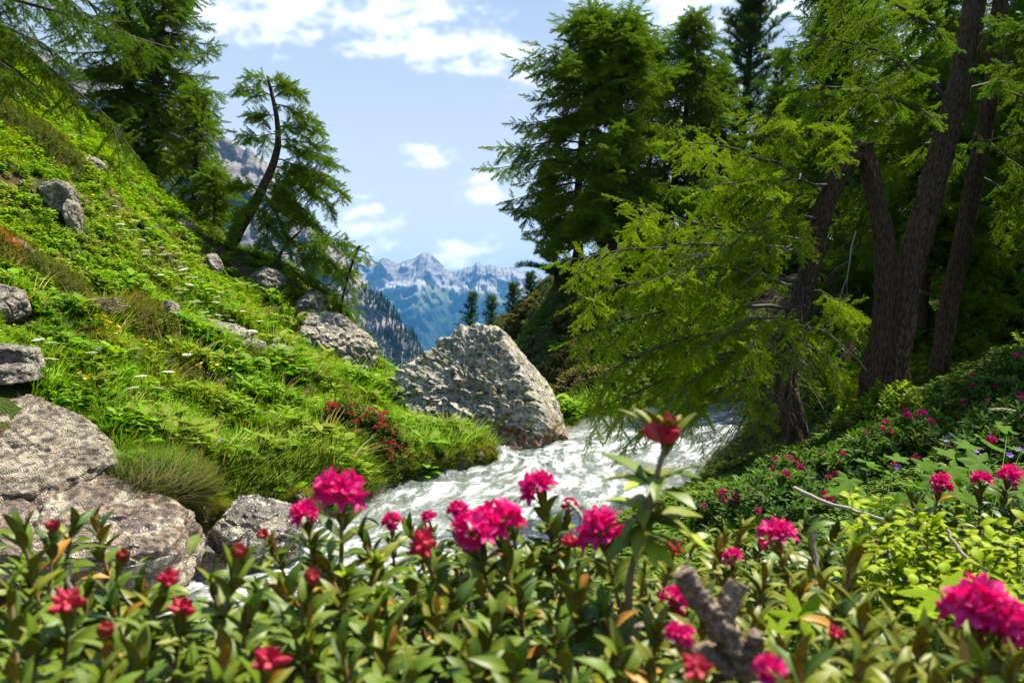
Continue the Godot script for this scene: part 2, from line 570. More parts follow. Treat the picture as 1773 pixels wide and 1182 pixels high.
func make_land() -> void:
	solve_land()
	var lb := smooth_line(LEFT_BANK, 3)
	var rb := smooth_line(RIGHT_BANK, 3)
	river_outline = lb.duplicate()
	var back := rb.duplicate()
	back.reverse()
	river_outline.append_array(back)
	heights.resize(NX * NZ)
	shore.resize(NX * NZ)
	var mb := MB.new()
	for j in NZ:
		for i in NX:
			var x := X0 + i * STEP
			var z := Z0 + j * STEP
			var h := raw_height(x, z)
			var sd := 9.0
			if z > -20.0 and z < 0.0 and x > -12.0 and x < 11.0:
				var q := Vector2(x, z)
				for line in [lb, rb]:
					for k in line.size() - 1:
						var d2: float = q.distance_squared_to(Geometry2D.get_closest_point_to_segment(q, line[k], line[k + 1]))
						if d2 < sd * sd:
							sd = sqrt(d2)
				if Geometry2D.is_point_in_polygon(q, river_outline):
					sd = -sd
			shore[j * NX + i] = sd
			var bumps := noise_a.get_noise_2d(x * 0.5, z * 0.5) * 0.22 + noise_b.get_noise_2d(x * 1.7, z * 1.7) * 0.09
			h += bumps * clampf(absf(sd) * 0.8, 0.25, 1.0)
			if sd < 0.5:
				var wl := water_level(x, z)
				var bed := wl - 0.1 - 0.3 * smoothstep(0.0, 1.0, -sd) + noise_b.get_noise_2d(x * 3.0, z * 3.0) * 0.08
				var top := maxf(h, wl + 0.12)
				h = lerpf(bed, top, smoothstep(-0.1, 0.32, sd))
			heights[j * NX + i] = h
	for j in NZ:
		for i in NX:
			var x := X0 + i * STEP
			var z := Z0 + j * STEP
			var y := heights[j * NX + i]
			var sd := shore[j * NX + i]
			var g := noise_a.get_noise_2d(x * 0.9 + 30.0, z * 0.9)
			var green := Color(0.07, 0.11, 0.018)
			var soil := Color(0.15, 0.1, 0.06)
			var col := green.lerp(soil, smoothstep(0.0, 0.5, g + 0.15))
			if sd < 0.1:
				var bed_col := Color(0.26, 0.2, 0.12).lerp(Color(0.2, 0.19, 0.16), smoothstep(-0.3, 0.3, noise_b.get_noise_2d(x * 4.0, z * 4.0)))
				col = bed_col
			mb.vert(Vector3(x, y, z), Vector3.UP, col)
	for j in NZ - 1:
		for i in NX - 1:
			var a := j * NX + i
			mb.tri(a, a + 1, a + NX)
			mb.tri(a + 1, a + NX + 1, a + NX)
	# the flanks of the hill, falling away to the valley floor and out to the horizon
	var rim := []
	for i in NX:
		rim.append(i)
	for j in range(1, NZ):
		rim.append(j * NX + NX - 1)
	for i in range(NX - 2, -1, -1):
		rim.append((NZ - 1) * NX + i)
	for j in range(NZ - 2, -1, -1):
		rim.append(j * NX)
	var mid := Vector3(X0 + NX * STEP * 0.5, 0, Z0 + NZ * STEP * 0.5)
	var last := rim
	for ring in [[25.0, -25.0], [260.0, -330.0], [30000.0, -420.0]]:
		var now := []
		for k in rim:
			var p := mb.v[k]
			var o := Vector3(p.x - mid.x, 0, p.z - mid.z).normalized()
			var q: Vector3 = Vector3(p.x, 0, p.z) + o * float(ring[0])
			q.y = (p.y if ring[0] < 100.0 else 0.0) + ring[1]
			now.append(mb.vert(q, Vector3.UP, Color(0.06, 0.09, 0.025)))
		for k in rim.size() - 1:
			mb.tri(last[k], last[k + 1], now[k])
			mb.tri(last[k + 1], now[k + 1], now[k])
			mb.tri(now[k], last[k + 1], last[k])
		last = now
	mb.smooth()
	structure("ground", mb.mesh(M.earth))

func flow_point(lb: PackedVector2Array, rb: PackedVector2Array, s: float, t: float) -> Vector2:
	var a := s * (lb.size() - 1)
	var b := s * (rb.size() - 1)
	var p := lb[int(a)].lerp(lb[mini(int(a) + 1, lb.size() - 1)], a - int(a))
	var q := rb[int(b)].lerp(rb[mini(int(b) + 1, rb.size() - 1)], b - int(b))
	return p.lerp(q, t)

func make_river() -> void:
	var lb := smooth_line(LEFT_BANK, 4)
	var rb := smooth_line(RIGHT_BANK, 4)
	var sheet := MB.new()
	var foam := MB.new()
	var ns := 420
	var nt := 84
	for i in ns + 1:
		var s := float(i) / ns
		for j in nt + 1:
			var t := lerpf(-0.08, 1.08, float(j) / nt)
			var p := flow_point(lb, rb, s, t)
			var run := s * 24.0
			var rough := 0.5 + 0.5 * noise_b.get_noise_2d(p.x * 0.5 + 9.0, p.y * 0.5)
			var calm := smoothstep(-13.6, -12.6, p.y) if p.x < 2.6 and p.y < -12.0 else 1.0
			rough *= lerpf(0.25, 1.0, calm)
			var y := water_level(p.x, p.y)
			var ru := ridge.get_noise_2d(run * 0.42 + t * 0.8, t * 2.2 + run * 0.1)
			y += rough * (0.1 * ru + 0.07 * noise_a.get_noise_2d(run * 2.2, t * 8.0) + 0.02 * noise_b.get_noise_2d(run * 7.0, t * 20.0))
			var uv := Vector2(t * 4.0, run)
			sheet.vert(Vector3(p.x, y, p.y), Vector3.UP, Color.WHITE, uv)
			var white := smoothstep(-0.3, 0.35, ru + 0.7 * noise_a.get_noise_2d(p.x * 0.55, p.y * 0.55 + 4.0) + 0.22) * rough * 1.25
			white *= smoothstep(-0.02, 0.12, t) * smoothstep(1.02, 0.9, t)
			if p.y > -7.6:
				white += smoothstep(-7.6, -5.6, p.y) * 0.3
			foam.vert(Vector3(p.x, y + 0.006, p.y), Vector3.UP, Color(0.74, 0.77, 0.78, clampf(white, 0.0, 1.0)), uv)
	for i in ns:
		for j in nt:
			var a := i * (nt + 1) + j
			for mb in [sheet, foam]:
				mb.tri(a, a + nt + 1, a + 1)
				mb.tri(a + 1, a + nt + 1, a + nt + 2)
	sheet.smooth()
	foam.smooth()
	if sheet.n[900].y < 0.0:
		for mb in [sheet, foam]:
			for k in range(0, mb.ix.size(), 3):
				var q: int = mb.ix[k]
				mb.ix[k] = mb.ix[k + 1]
				mb.ix[k + 1] = q
			mb.smooth()
	structure("river_water", sheet.mesh(M.water))
	var o := structure("river_foam", foam.mesh(M.foam))
	o.set_meta("kind", "stuff")
	tag(o, "white foam streaking over the rushing mountain stream", "foam")

# ---------------------------------------------------------------- mountains
const NEAR_RIDGE := [Vector3(-2124, 1079, -1900), Vector3(-1573, 848, -1800), Vector3(-1070, 593, -1700), Vector3(-801, 474, -1640), Vector3(-634, 389, -1600), Vector3(-555, 344, -1600), Vector3(-489, 308, -1590), Vector3(-434, 237, -1570), Vector3(-379, 176, -1550), Vector3(-328, 125, -1520), Vector3(-295, 93, -1500), Vector3(-262, 52, -1480), Vector3(-235, 34, -1470), Vector3(-216, 12, -1460), Vector3(-200, -14, -1450), Vector3(-176, -34, -1440), Vector3(-156, -77, -1430), Vector3(-138, -131, -1420), Vector3(-121, -217, -1410)]
const FAR_RIDGE := [Vector3(-4038, 267, -8200), Vector3(-3001, 279, -8600), Vector3(-2313, 349, -8800), Vector3(-2042, 460, -9000), Vector3(-1847, 601, -9000), Vector3(-1731, 621, -9000), Vector3(-1653, 678, -9000), Vector3(-1583, 621, -9000), Vector3(-1512, 601, -9000), Vector3(-1434, 633, -9000), Vector3(-1331, 601, -9000), Vector3(-1267, 576, -9000), Vector3(-1177, 621, -9000), Vector3(-1086, 633, -9000), Vector3(-1022, 685, -9000), Vector3(-938, 691, -9000), Vector3(-867, 646, -9000), Vector3(-790, 569, -9000), Vector3(-721, 504, -9100), Vector3(-636, 503, -9200), Vector3(-531, 542, -9200), Vector3(-458, 549, -9200), Vector3(-392, 608, -9200), Vector3(-333, 562, -9200), Vector3(-241, 575, -9200), Vector3(-122, 542, -9200), Vector3(-10, 542, -9200), Vector3(122, 503, -9200), Vector3(287, 470, -9200), Vector3(617, 365, -9200), Vector3(1409, 299, -9200), Vector3(3388, 365, -9200), Vector3(6683, 496, -9200)]

func make_mountains() -> void:
	var mb := MB.new()
	var pts := spline(NEAR_RIDGE, 22)
	var nv := 150
	for k in pts.size():
		var p: Vector3 = pts[k]
		for j in nv + 1:
			var t := pow(float(j) / nv, 1.25)
			var drop := t * 900.0
			var q: Vector3 = p + Vector3(drop * 0.16, -drop, drop * 0.62)
			var band := ridge.get_noise_3d(q.x * 0.006, q.y * 0.0035, q.z * 0.006)
			var fine := ridge.get_noise_3d(q.x * 0.022 + 5.0, q.y * 0.016, q.z * 0.022)
			var edge := smoothstep(0.0, 0.05, t)
			q += Vector3(-0.1, 0.1, 1.0) * (band * 34.0 + fine * 11.0) * edge
			q.y += (noise_a.get_noise_2d(k * 0.11, 3.0) * 9.0 + noise_b.get_noise_2d(k * 0.6, 3.0) * 4.0) * (1.0 - t)
			var sel := noise_a.get_noise_2d(q.x * 0.006 + 8.0, q.y * 0.012)
			var col := Color(0.2, 0.2, 0.215).lerp(Color(0.33, 0.31, 0.3), smoothstep(-0.25, 0.35, fine + sel * 0.5))
			var crest := smoothstep(0.055, 0.0, t + noise_b.get_noise_2d(q.x * 0.02, q.y * 0.02) * 0.03)
			col = col.lerp(Color(0.46, 0.43, 0.39), crest * 0.85)
			if noise_b.get_noise_2d(q.x * 0.011 + 40.0, q.y * 0.02) > 0.16 and q.y < 260.0:
				col = col.lerp(Color(0.045, 0.07, 0.035), 0.75)
			mb.vert(q, Vector3.UP, col)
	for k in pts.size() - 1:
		for j in nv:
			var a := k * (nv + 1) + j
			mb.tri(a, a + nv + 1, a + 1)
			mb.tri(a + 1, a + nv + 1, a + nv + 2)
	# the back of the ridge
	for k in pts.size():
		mb.vert(mb.v[k * (nv + 1)] + Vector3(-150, -900, -900), Vector3.UP, Color(0.3, 0.3, 0.3))
	var o := pts.size() * (nv + 1)
	for k in pts.size() - 1:
		var a := k * (nv + 1)
		mb.tri(a, o + k, a + nv + 1)
		mb.tri(a + nv + 1, o + k, o + k + 1)
	fix_and_smooth(mb, 200, Vector3(0.2, 0.5, 1))
	structure("mountain", mb.mesh(M.crag))
	near_mountain = mb

	mb = MB.new()
	pts = spline(FAR_RIDGE, 10)
	nv = 130
	for k in pts.size():
		var p: Vector3 = pts[k]
		p.y += noise_b.get_noise_2d(k * 0.35, 9.0) * 16.0 + noise_a.get_noise_2d(k * 0.9, 2.0) * 10.0
		for j in nv + 1:
			var t := pow(float(j) / nv, 1.15)
			var drop := t * 2300.0
			var q: Vector3 = p + Vector3(0, -drop, drop * 1.3)
			var big := ridge.get_noise_3d(q.x * 0.0011, q.y * 0.0007, q.z * 0.0008)
			var fine := ridge.get_noise_3d(q.x * 0.004 + 9.0, q.y * 0.0025, q.z * 0.003)
			var e := smoothstep(0.0, 0.06, t)
			q += Vector3(0.15, 0.25, 1.0) * (big * 230.0 + fine * 70.0) * e
			var hgt := q.y + noise_a.get_noise_2d(q.x * 0.0016, q.y * 0.003) * 170.0 + noise_b.get_noise_2d(q.x * 0.006, q.y * 0.01) * 50.0
			var rocky := Color(0.22, 0.215, 0.22).lerp(Color(0.44, 0.42, 0.4), smoothstep(-0.3, 0.6, fine * 0.7 + noise_b.get_noise_2d(q.x * 0.002, q.y * 0.002) * 0.6))
			var scree := Color(0.55, 0.53, 0.5)
			var meadow := Color(0.17, 0.21, 0.1)
			var wood := Color(0.03, 0.05, 0.03).lerp(Color(0.06, 0.1, 0.045), smoothstep(-0.2, 0.4, noise_b.get_noise_2d(q.x * 0.005 + 3.0, q.y * 0.006)))
			var col := scree.lerp(rocky, smoothstep(290.0, 400.0, hgt))
			col = meadow.lerp(col, smoothstep(160.0, 260.0, hgt))
			col = wood.lerp(col, smoothstep(60.0, 130.0, hgt))
			mb.vert(q, Vector3.UP, col)
	for k in pts.size() - 1:
		for j in nv:
			var a := k * (nv + 1) + j
			mb.tri(a, a + nv + 1, a + 1)
			mb.tri(a + 1, a + nv + 1, a + nv + 2)
	fix_and_smooth(mb, 200, Vector3(0, 0.5, 1))
	structure("far_mountain", mb.mesh(M.far_crag))

var near_mountain: MB

func fix_and_smooth(mb: MB, at: int, towards: Vector3) -> void:
	mb.smooth()
	if mb.n[at].dot(towards) < 0.0:
		for k in range(0, mb.ix.size(), 3):
			var q := mb.ix[k]
			mb.ix[k] = mb.ix[k + 1]
			mb.ix[k + 1] = q
		mb.smooth()

# ---------------------------------------------------------------- rocks
# a block bounded by planes (normal, distance), its edges rounded, its faces broken by relief
func rock_mesh(planes: Array, size: Vector3, cells: int, relief: Callable, tint: Callable, material: Material, sharp := 14.0) -> ArrayMesh:
	var mb := MB.new()
	var known := {}
	var sides := [[Vector3.RIGHT, Vector3.UP, Vector3.BACK], [Vector3.LEFT, Vector3.BACK, Vector3.UP], [Vector3.UP, Vector3.BACK, Vector3.RIGHT], [Vector3.DOWN, Vector3.RIGHT, Vector3.BACK], [Vector3.BACK, Vector3.RIGHT, Vector3.UP], [Vector3.FORWARD, Vector3.UP, Vector3.RIGHT]]
	for s in sides:
		var ids := PackedInt32Array()
		for j in cells + 1:
			for i in cells + 1:
				var a := tan((float(i) / cells * 2.0 - 1.0) * PI / 4.0)
				var b := tan((float(j) / cells * 2.0 - 1.0) * PI / 4.0)
				var dir: Vector3 = (s[0] + s[1] * a + s[2] * b).normalized()
				var edge := i == 0 or j == 0 or i == cells or j == cells
				var key := Vector3i((dir * 20000.0).round())
				if edge and known.has(key):
					ids.append(known[key])
					continue
				var sum := 0.0
				for p in planes:
					var q: float = p[0].dot(dir)
					if q > 0.02:
						sum += exp(-sharp * minf(p[1] / q, 30.0))
				var r := -log(maxf(sum, 1e-30)) / sharp
				var at := dir * r * size
				at += relief.call(at, dir)
				var id := mb.vert(at, dir, tint.call(at, dir))
				if edge:
					known[key] = id
				ids.append(id)
		for j in cells:
			for i in cells:
				var a := ids[j * (cells + 1) + i]
				var b := ids[j * (cells + 1) + i + 1]
				var c := ids[(j + 1) * (cells + 1) + i]
				var d := ids[(j + 1) * (cells + 1) + i + 1]
				mb.tri(a, c, b)
				mb.tri(b, c, d)
	mb.smooth()
	# outward check on one vertex
	var k := mb.v.size() / 2
	if mb.n[k].dot(mb.v[k]) < 0.0:
		for q in range(0, mb.ix.size(), 3):
			var t := mb.ix[q]
			mb.ix[q] = mb.ix[q + 1]
			mb.ix[q + 1] = t
		mb.smooth()
	return mb.mesh(material)

func random_planes(count: int, seed_: int) -> Array:
	var r := RandomNumberGenerator.new()
	r.seed = seed_
	var out := []
	for k in count:
		var y := 1.0 - 2.0 * (k + 0.5) / count
		var a := k * 2.39996 + r.randf_range(-0.5, 0.5)
		var d := Vector3(cos(a) * sqrt(1.0 - y * y), y, sin(a) * sqrt(1.0 - y * y))
		d = (d + Vector3(r.randf_range(-0.25, 0.25), r.randf_range(-0.25, 0.25), r.randf_range(-0.25, 0.25))).normalized()
		out.append([d, r.randf_range(0.72, 1.0)])
	return out

func stone(seed_: int, size: Vector3, cells: int, tone: Color, wet := false, planes: Array = []) -> ArrayMesh:
	var off := seed_ * 7.3
	var k := 1.0 / maxf(size.x, maxf(size.y, size.z))
	var big := size.length() * 0.05
	var relief := func(p: Vector3, d: Vector3) -> Vector3:
		var q := p * k * 2.4 + Vector3.ONE * off
		var h := ridge.get_noise_3dv(q) * 0.7 + noise_a.get_noise_3dv(q * 2.7) * 0.6
		# joints between blocks, and beds that step in and out down the sides
		h -= 1.3 * smoothstep(-0.86, -0.98, cellular.get_noise_3dv(q * 0.8 + Vector3.ONE * noise_b.get_noise_3dv(q) * 0.3))
		var bed := noise_b.get_noise_2d(roundf((p.y + 0.05 * noise_a.get_noise_3dv(q * 0.6)) * 16.0) * 3.7, off)
		h += bed * 1.1 * (1.0 - absf(d.y))
		return d * h * big * (0.5 if planes.size() else 0.62) + d * noise_b.get_noise_3dv(p * 14.0) * 0.008
	var tint := func(p: Vector3, _d: Vector3) -> Color:
		var a := noise_a.get_noise_3dv(p * 1.9 + Vector3.ONE * off)
		var b := noise_b.get_noise_3dv(p * 6.0 + Vector3.ONE * off)
		var c := tone * (1.0 + a * 0.5 + b * 0.3)
		var spot := noise_b.get_noise_3dv(p * 4.2 - Vector3.ONE * off)
		c = c.lerp(Color(0.56, 0.54, 0.44), smoothstep(0.14, 0.22, spot) * 0.7)
		c = c.lerp(tone * 0.5, smoothstep(-0.16, -0.3, spot) * 0.8)
		return Color(c.r, c.g, c.b)
	return rock_mesh(planes if planes.size() else random_planes(15, seed_), size, cells, relief, tint, M.wet_rock if wet else M.rock, 26.0)

func make_boulder() -> void:
	var planes := [
		[Vector3(-0.61, 0.79, -0.05).normalized(), 1.24], [Vector3(0, 1, -0.1).normalized(), 1.2], [Vector3(0.7, 0.7, -0.1).normalized(), 0.98], [Vector3(0.944, 0.33, 0.0), 1.02], [Vector3(0.5, -0.86, 0.1).normalized(), 1.25],
		[Vector3(0, -1, 0), 1.0], [Vector3(-1, 0, 0), 1.7], [Vector3(-0.7, -0.7, 0.1).normalized(), 1.5],
		[Vector3(-0.3, 0.56, 0.77).normalized(), 0.6], [Vector3(-0.42, 0.62, 0.66).normalized(), 0.86], [Vector3(-0.1, 0.3, 0.95).normalized(), 0.78], [Vector3(0.8, 0.57, 0.19).normalized(), 0.8], [Vector3(0.1, -0.72, 0.68).normalized(), 1.22], [Vector3(0.72, -0.2, 0.66).normalized(), 1.36],
		[Vector3(0, 0, -1), 1.3], [Vector3(-0.6, 0.2, -0.77).normalized(), 1.3], [Vector3(0.6, 0.2, -0.77).normalized(), 1.2],
	]
	var blocks: FastNoiseLite = cellular.duplicate()
	blocks.cellular_return_type = FastNoiseLite.RETURN_CELL_VALUE
	var axis := Basis(Vector3(0.2, 0.3, 1.0).normalized(), 0.5)
	var relief := func(p: Vector3, d: Vector3) -> Vector3:
		var q: Vector3 = axis * p
		# layers of the schist run obliquely, the relief is drawn out along them
		var s := Vector3(q.x * 0.85, q.y * 2.1, q.z * 1.2)
		var side := smoothstep(-0.25, 0.25, d.dot(Vector3(-0.85, 0.1, 0.52)) + noise_b.get_noise_3dv(p * 1.5) * 0.25)
		var a := ridge.get_noise_3dv(s * 0.9 + Vector3(4, 1, 2))
		var b := ridge.get_noise_3dv(s * 2.3)
		var c := noise_a.get_noise_3dv(s * 5.0)
		var e := cellular.get_noise_3dv(s * 1.5 + Vector3(1, 7, 3))
		var warp := Vector3(noise_b.get_noise_3dv(p * 2.0), noise_b.get_noise_3dv(p * 2.0 + Vector3(5, 5, 5)), noise_b.get_noise_3dv(p * 2.0 - Vector3(5, 5, 5))) * 0.5
		var f1 := blocks.get_noise_3dv(s * 1.1 + warp)
		var f2 := blocks.get_noise_3dv(s * 2.9 + warp * 2.0 + Vector3(3, 3, 3))
		var f3 := blocks.get_noise_3dv(s * 7.0 + warp * 3.0)
		var crack := smoothstep(-0.9, -0.985, cellular.get_noise_3dv(Vector3(q.x * 0.9, q.y * 1.5, q.z) + warp * 0.6))
		var h := -crack * 0.05 + a * 0.05 + b * 0.045 + c * 0.05 + clampf(e, -1.0, 0.0) * 0.05 + f1 * 0.085 + f2 * 0.055 + f3 * 0.022
		return d * h * lerpf(0.3, 1.0, side) + d * noise_b.get_noise_3dv(p * 22.0) * 0.008
	var tint := func(p: Vector3, _d: Vector3) -> Color:
		var a := noise_a.get_noise_3dv(p * 2.2)
		var b := noise_b.get_noise_3dv(p * 7.0)
		var c := Color(0.68, 0.655, 0.61) * (1.0 + a * 0.3 + b * 0.28)
		c = c.lerp(Color(0.8, 0.78, 0.74), smoothstep(0.05, 0.3, noise_a.get_noise_3dv((axis * p) * Vector3(1.5, 5.0, 2.0))) * 0.7)
		c = c.lerp(Color(0.24, 0.27, 0.24), smoothstep(0.05, 0.28, noise_b.get_noise_3dv((axis * p) * Vector3(2.2, 4.5, 2.5) + Vector3(3, 1, 1))) * 0.65)
		c = c.lerp(Color(0.36, 0.4, 0.34), smoothstep(0.0, 0.3, noise_a.get_noise_3dv(p * 3.1 + Vector3(9, 9, 9))) * 0.5)
		c = c.lerp(Color(0.4, 0.42, 0.14), smoothstep(0.28, 0.4, noise_b.get_noise_3dv(p * 3.6 + Vector3(2, 8, 4))) * 0.7)
		var stain := smoothstep(-0.12, -0.45, p.y + a * 0.3) * smoothstep(-0.3, 0.4, p.x + b * 0.3)
		c = c.lerp(Color(0.3, 0.12, 0.035), stain * smoothstep(-0.25, 0.3, b + 0.15) * 0.85)
		return Color(c.r, c.g, c.b)
	var o := solo("boulder", rock_mesh(planes, Vector3.ONE, 150, relief, tint, M.rock, 22.0), Vector3(-0.36, 0.62, -12.9), "huge pale grey boulder with a ridged face standing in the stream", "boulder")
	o.rotation.y = 0.0

func put_rock(at: Vector3, size: Vector3, seed_: int, turn: Vector3, label: String, tone := Color(0.42, 0.4, 0.37), wet := false, cells := 36, called := "rock", group := "", planes: Array = []) -> void:
	if at.z < -7.0 and called == "rock":
		at.y = maxf(at.y, ground(at.x, at.z) + size.y * (0.3 if size.y < 0.28 else 0.02))
	var o := solo(called, stone(seed_, size, cells, tone, wet, planes), at, label, "rock" if called != "stone" else "stone", group)
	o.rotation_degrees = turn

func make_rocks() -> void:
	# flat-topped slabs of the near bank
	var slab_planes := [[Vector3(0.05, 1, 0.04).normalized(), 0.62], [Vector3(0, -1, 0), 0.8], [Vector3(1, 0.1, 0.1).normalized(), 1.0], [Vector3(-1, 0, 0), 1.0], [Vector3(0.1, -0.25, 1).normalized(), 0.9], [Vector3(0, 0, -1), 0.95], [Vector3(0.7, 0, 0.7), 1.1], [Vector3(0.6, 0.25, -0.7).normalized(), 1.05], [Vector3(-0.5, 0.5, 0.7).normalized(), 1.15]]
	put_rock(Vector3(-4.22, 0.87, -6.6), Vector3(0.86, 0.24, 0.72), 3, Vector3(12, -16, -17), "flat grey slab with lichen above the wet slab beside the stream", Color(0.42, 0.37, 0.32), false, 70, "rock", "", slab_planes)
	put_rock(Vector3(-3.55, 0.39, -6), Vector3(1.05, 0.34, 0.62), 4, Vector3(16, 16, -11), "long wet brown slab sloping into the white water", Color(0.27, 0.21, 0.17), true, 80, "rock", "", slab_planes)
	put_rock(Vector3(-2.3, 0.02, -7.1), Vector3(0.42, 0.33, 0.42), 6, Vector3(12, 30, 4), "wet rounded dark rock under the mossy bank", Color(0.22, 0.2, 0.17), true, 60)
	put_rock(Vector3(-4.82, 1.45, -7.6), Vector3(0.3, 0.16, 0.3), 8, Vector3(0, 20, -6), "layered grey rock jutting from the bank above the flat slab", Color(0.38, 0.36, 0.35), false, 40, "rock", "", slab_planes)
	put_rock(Vector3(-4.69, 1.29, -7.3), Vector3(0.28, 0.1, 0.3), 9, Vector3(4, -10, -4), "thin grey ledge stone below the layered rock", Color(0.34, 0.32, 0.31), false, 36, "rock", "", slab_planes)
	put_rock(Vector3(-5.57, 2.03, -8.8), Vector3(0.28, 0.24, 0.3), 10, Vector3(0, 0, 10), "rounded grey rock at the slope edge beside green ferns", Color(0.42, 0.39, 0.38), false, 36)
	put_rock(Vector3(-6.74, 3.71, -12), Vector3(0.3, 0.32, 0.35), 11, Vector3(0, 10, 20), "cracked pale rock standing out of the upper slope", Color(0.48, 0.46, 0.43), false, 44)
	put_rock(Vector3(-6.48, 3.42, -11.9), Vector3(0.13, 0.3, 0.2), 12, Vector3(10, 0, 8), "narrow dark-sided rock hanging below the cracked pale rock", Color(0.42, 0.4, 0.38), false, 36)
	put_rock(Vector3(-4.67, 1.87, -11), Vector3(0.15, 0.26, 0.14), 13, Vector3(4, 0, 6), "small upright beige stone among the juniper", Color(0.5, 0.46, 0.4), false, 28)
	put_rock(Vector3(-4.44, 1.73, -12.4), Vector3(0.44, 0.16, 0.28), 14, Vector3(6, -5, -14), "flat pale stone lying in the flowering grass", Color(0.5, 0.48, 0.43), false, 40, "rock", "", slab_planes)
	put_rock(Vector3(-3.84, 1.38, -11.9), Vector3(0.2, 0.15, 0.18), 15, Vector3(0, 20, -10), "small grey stone right below the flat pale stone", Color(0.46, 0.44, 0.42), false, 26)
	put_rock(Vector3(-3.7, 1.34, -12.6), Vector3(0.28, 0.2, 0.22), 16, Vector3(0, 0, -8), "low grey stone between flat stone and cliff foot", Color(0.44, 0.42, 0.4), false, 28)
	put_rock(Vector3(-3.34, 1.19, -15.4), Vector3(0.95, 0.62, 0.7), 17, Vector3(0, -10, -34), "pale cracked rock outcrop at the foot of the slope", Color(0.6, 0.57, 0.52), false, 70)
	put_rock(Vector3(-4.03, 1.53, -16.2), Vector3(0.5, 0.6, 0.5), 18, Vector3(0, 20, -20), "shaded rock buttress below the leaning larch", Color(0.4, 0.38, 0.36), false, 50)
	put_rock(Vector3(-4.9, 2, -16.4), Vector3(0.45, 0.35, 0.4), 19, Vector3(0, 40, -20), "dark rock step in the shade of the leaning larch", Color(0.34, 0.33, 0.32), false, 40)
	put_rock(Vector3(-5.92, 2.75, -16), Vector3(0.2, 0.3, 0.2), 20, Vector3(0, 0, 12), "grey rock at the shadow edge above the meadow", Color(0.42, 0.4, 0.38), false, 28)
	put_rock(Vector3(-6.69, 3.42, -16.5), Vector3(0.22, 0.12, 0.2), 21, Vector3(0, 0, -30), "flat reddish rock showing in the upper meadow edge", Color(0.42, 0.34, 0.28), false, 28)
	put_rock(Vector3(-7.47, 4.69, -14.5), Vector3(0.22, 0.12, 0.2), 23, Vector3(0, 0, -40), "pale stone patch high on the sunny slope", Color(0.5, 0.47, 0.43), false, 28)
	put_rock(Vector3(-8.99, 5.97, -14.5), Vector3(0.25, 0.1, 0.2), 24, Vector3(0, 0, -40), "topmost pale stone on the slope under the overhanging branches", Color(0.52, 0.5, 0.46), false, 28)
	put_rock(Vector3(-6.26, 2.77, -10.2), Vector3(0.2, 0.12, 0.2), 25, Vector3(0, 0, -30), "pinkish stone by the brown twigs on the slope", Color(0.46, 0.38, 0.34), false, 28)
	# stones along the far edge of the stream
	var far_stones := [
		[Vector3(1.09, 0.24, -14.6), 0.2, "dark round stone touching the back of the boulder"], [Vector3(1.35, 0.22, -15.2), 0.16, "brownish stone on the bank behind the boulder"], [Vector3(1.45, 0.05, -14), 0.12, "white rounded stone beside the stream behind the boulder"],
		[Vector3(1.13, 0.04, -13.8), 0.1, "small grey stone next to the right side of the boulder"], [Vector3(1.75, 0.04, -13.8), 0.13, "beige stone in the shallow water under larch branches"], [Vector3(2.05, 0.04, -14.3), 0.1, "small pale stone under the larch tips"],
		[Vector3(1.68, 0.06, -14.7), 0.1, "grey pebble-like stone on the far shore"], [Vector3(2.19, 0.04, -13.6), 0.09, "stone parting the rapid under the larch"], [Vector3(2.6, 0.02, -14.2), 0.12, "flat stone at the edge of white rapid"], [Vector3(0.91, 0.13, -14.2), 0.09, "tiny stone in the gap beside the boulder foot"],
	]
	var k := 30
	for f in far_stones:
		k += 1
		put_rock(f[0], Vector3(f[1] * 1.25, f[1] * 0.8, f[1]), k, Vector3(0, k * 37, 0), f[2], Color(0.5, 0.47, 0.42) if k % 3 else Color(0.25, 0.22, 0.19), false, 18, "stone", "stones on the far shore of the stream")

# ---------------------------------------------------------------- trees
# one side twig of a larch, one unit long along x: bunches of needles on the twig and its twiglets
func larch_spray(gap: float, per: int, needle: float, width: float, seed_: int, hang: float) -> ArrayMesh:
	var mb := MB.new()
	rng.seed = seed_
	var lines := []
	lines.append([Vector3.ZERO, Vector3(1, -hang * 0.5, 0), 1.0])
	var side := 1.0
	var x := 0.12
	while x < 0.9:
		var l := lerpf(0.42, 0.14, x) * rr(0.7, 1.15)
		lines.append([Vector3(x, -hang * 0.5 * x * x, 0), Vector3(0.62, -hang * rr(0.3, 1.3) + rr(-0.35, 0.35), side * rr(0.4, 0.85)).normalized() * l, l])
		side = -side
		x += rr(0.07, 0.12)
	for l in lines:
		var a: Vector3 = l[0]
		var d: Vector3 = l[1]
		var wood := Color(0.1, 0.075, 0.05)
		var w := 0.006 if l[2] > 0.9 else 0.004
		var nrm := d.cross(Vector3(0, 1, 0.3)).normalized() * w
		mb.face(a - nrm, a + nrm, a + d, wood)
		var up := d.cross(nrm).normalized() * w
		mb.face(a - up, a + up, a + d, wood)
		var k := int(maxf(2.0, d.length() / gap))
		for j in k + 1:
			var t := float(j) / k
			if t < 0.06:
				continue
			var p := a + d * t
			p.y -= hang * 0.12 * sin(t * PI) * d.length()
			var tone := jig(Color(1, 1, 1), 0.22)
			var axis := d.normalized()
			for q in per:
				var o := Vector3(rr(-1, 1), rr(-1, 1), rr(-1, 1)).normalized()
				o = (o + axis * rr(0.2, 0.8)).normalized()
				var c := o.cross(Vector3(rr(-1, 1), rr(-1, 1), rr(-1, 1))).normalized() * width
				var tip := p + o * needle * rr(0.7, 1.2)
				mb.face(p - c, p + c, tip, tone)
	return mb.mesh(M.needle)

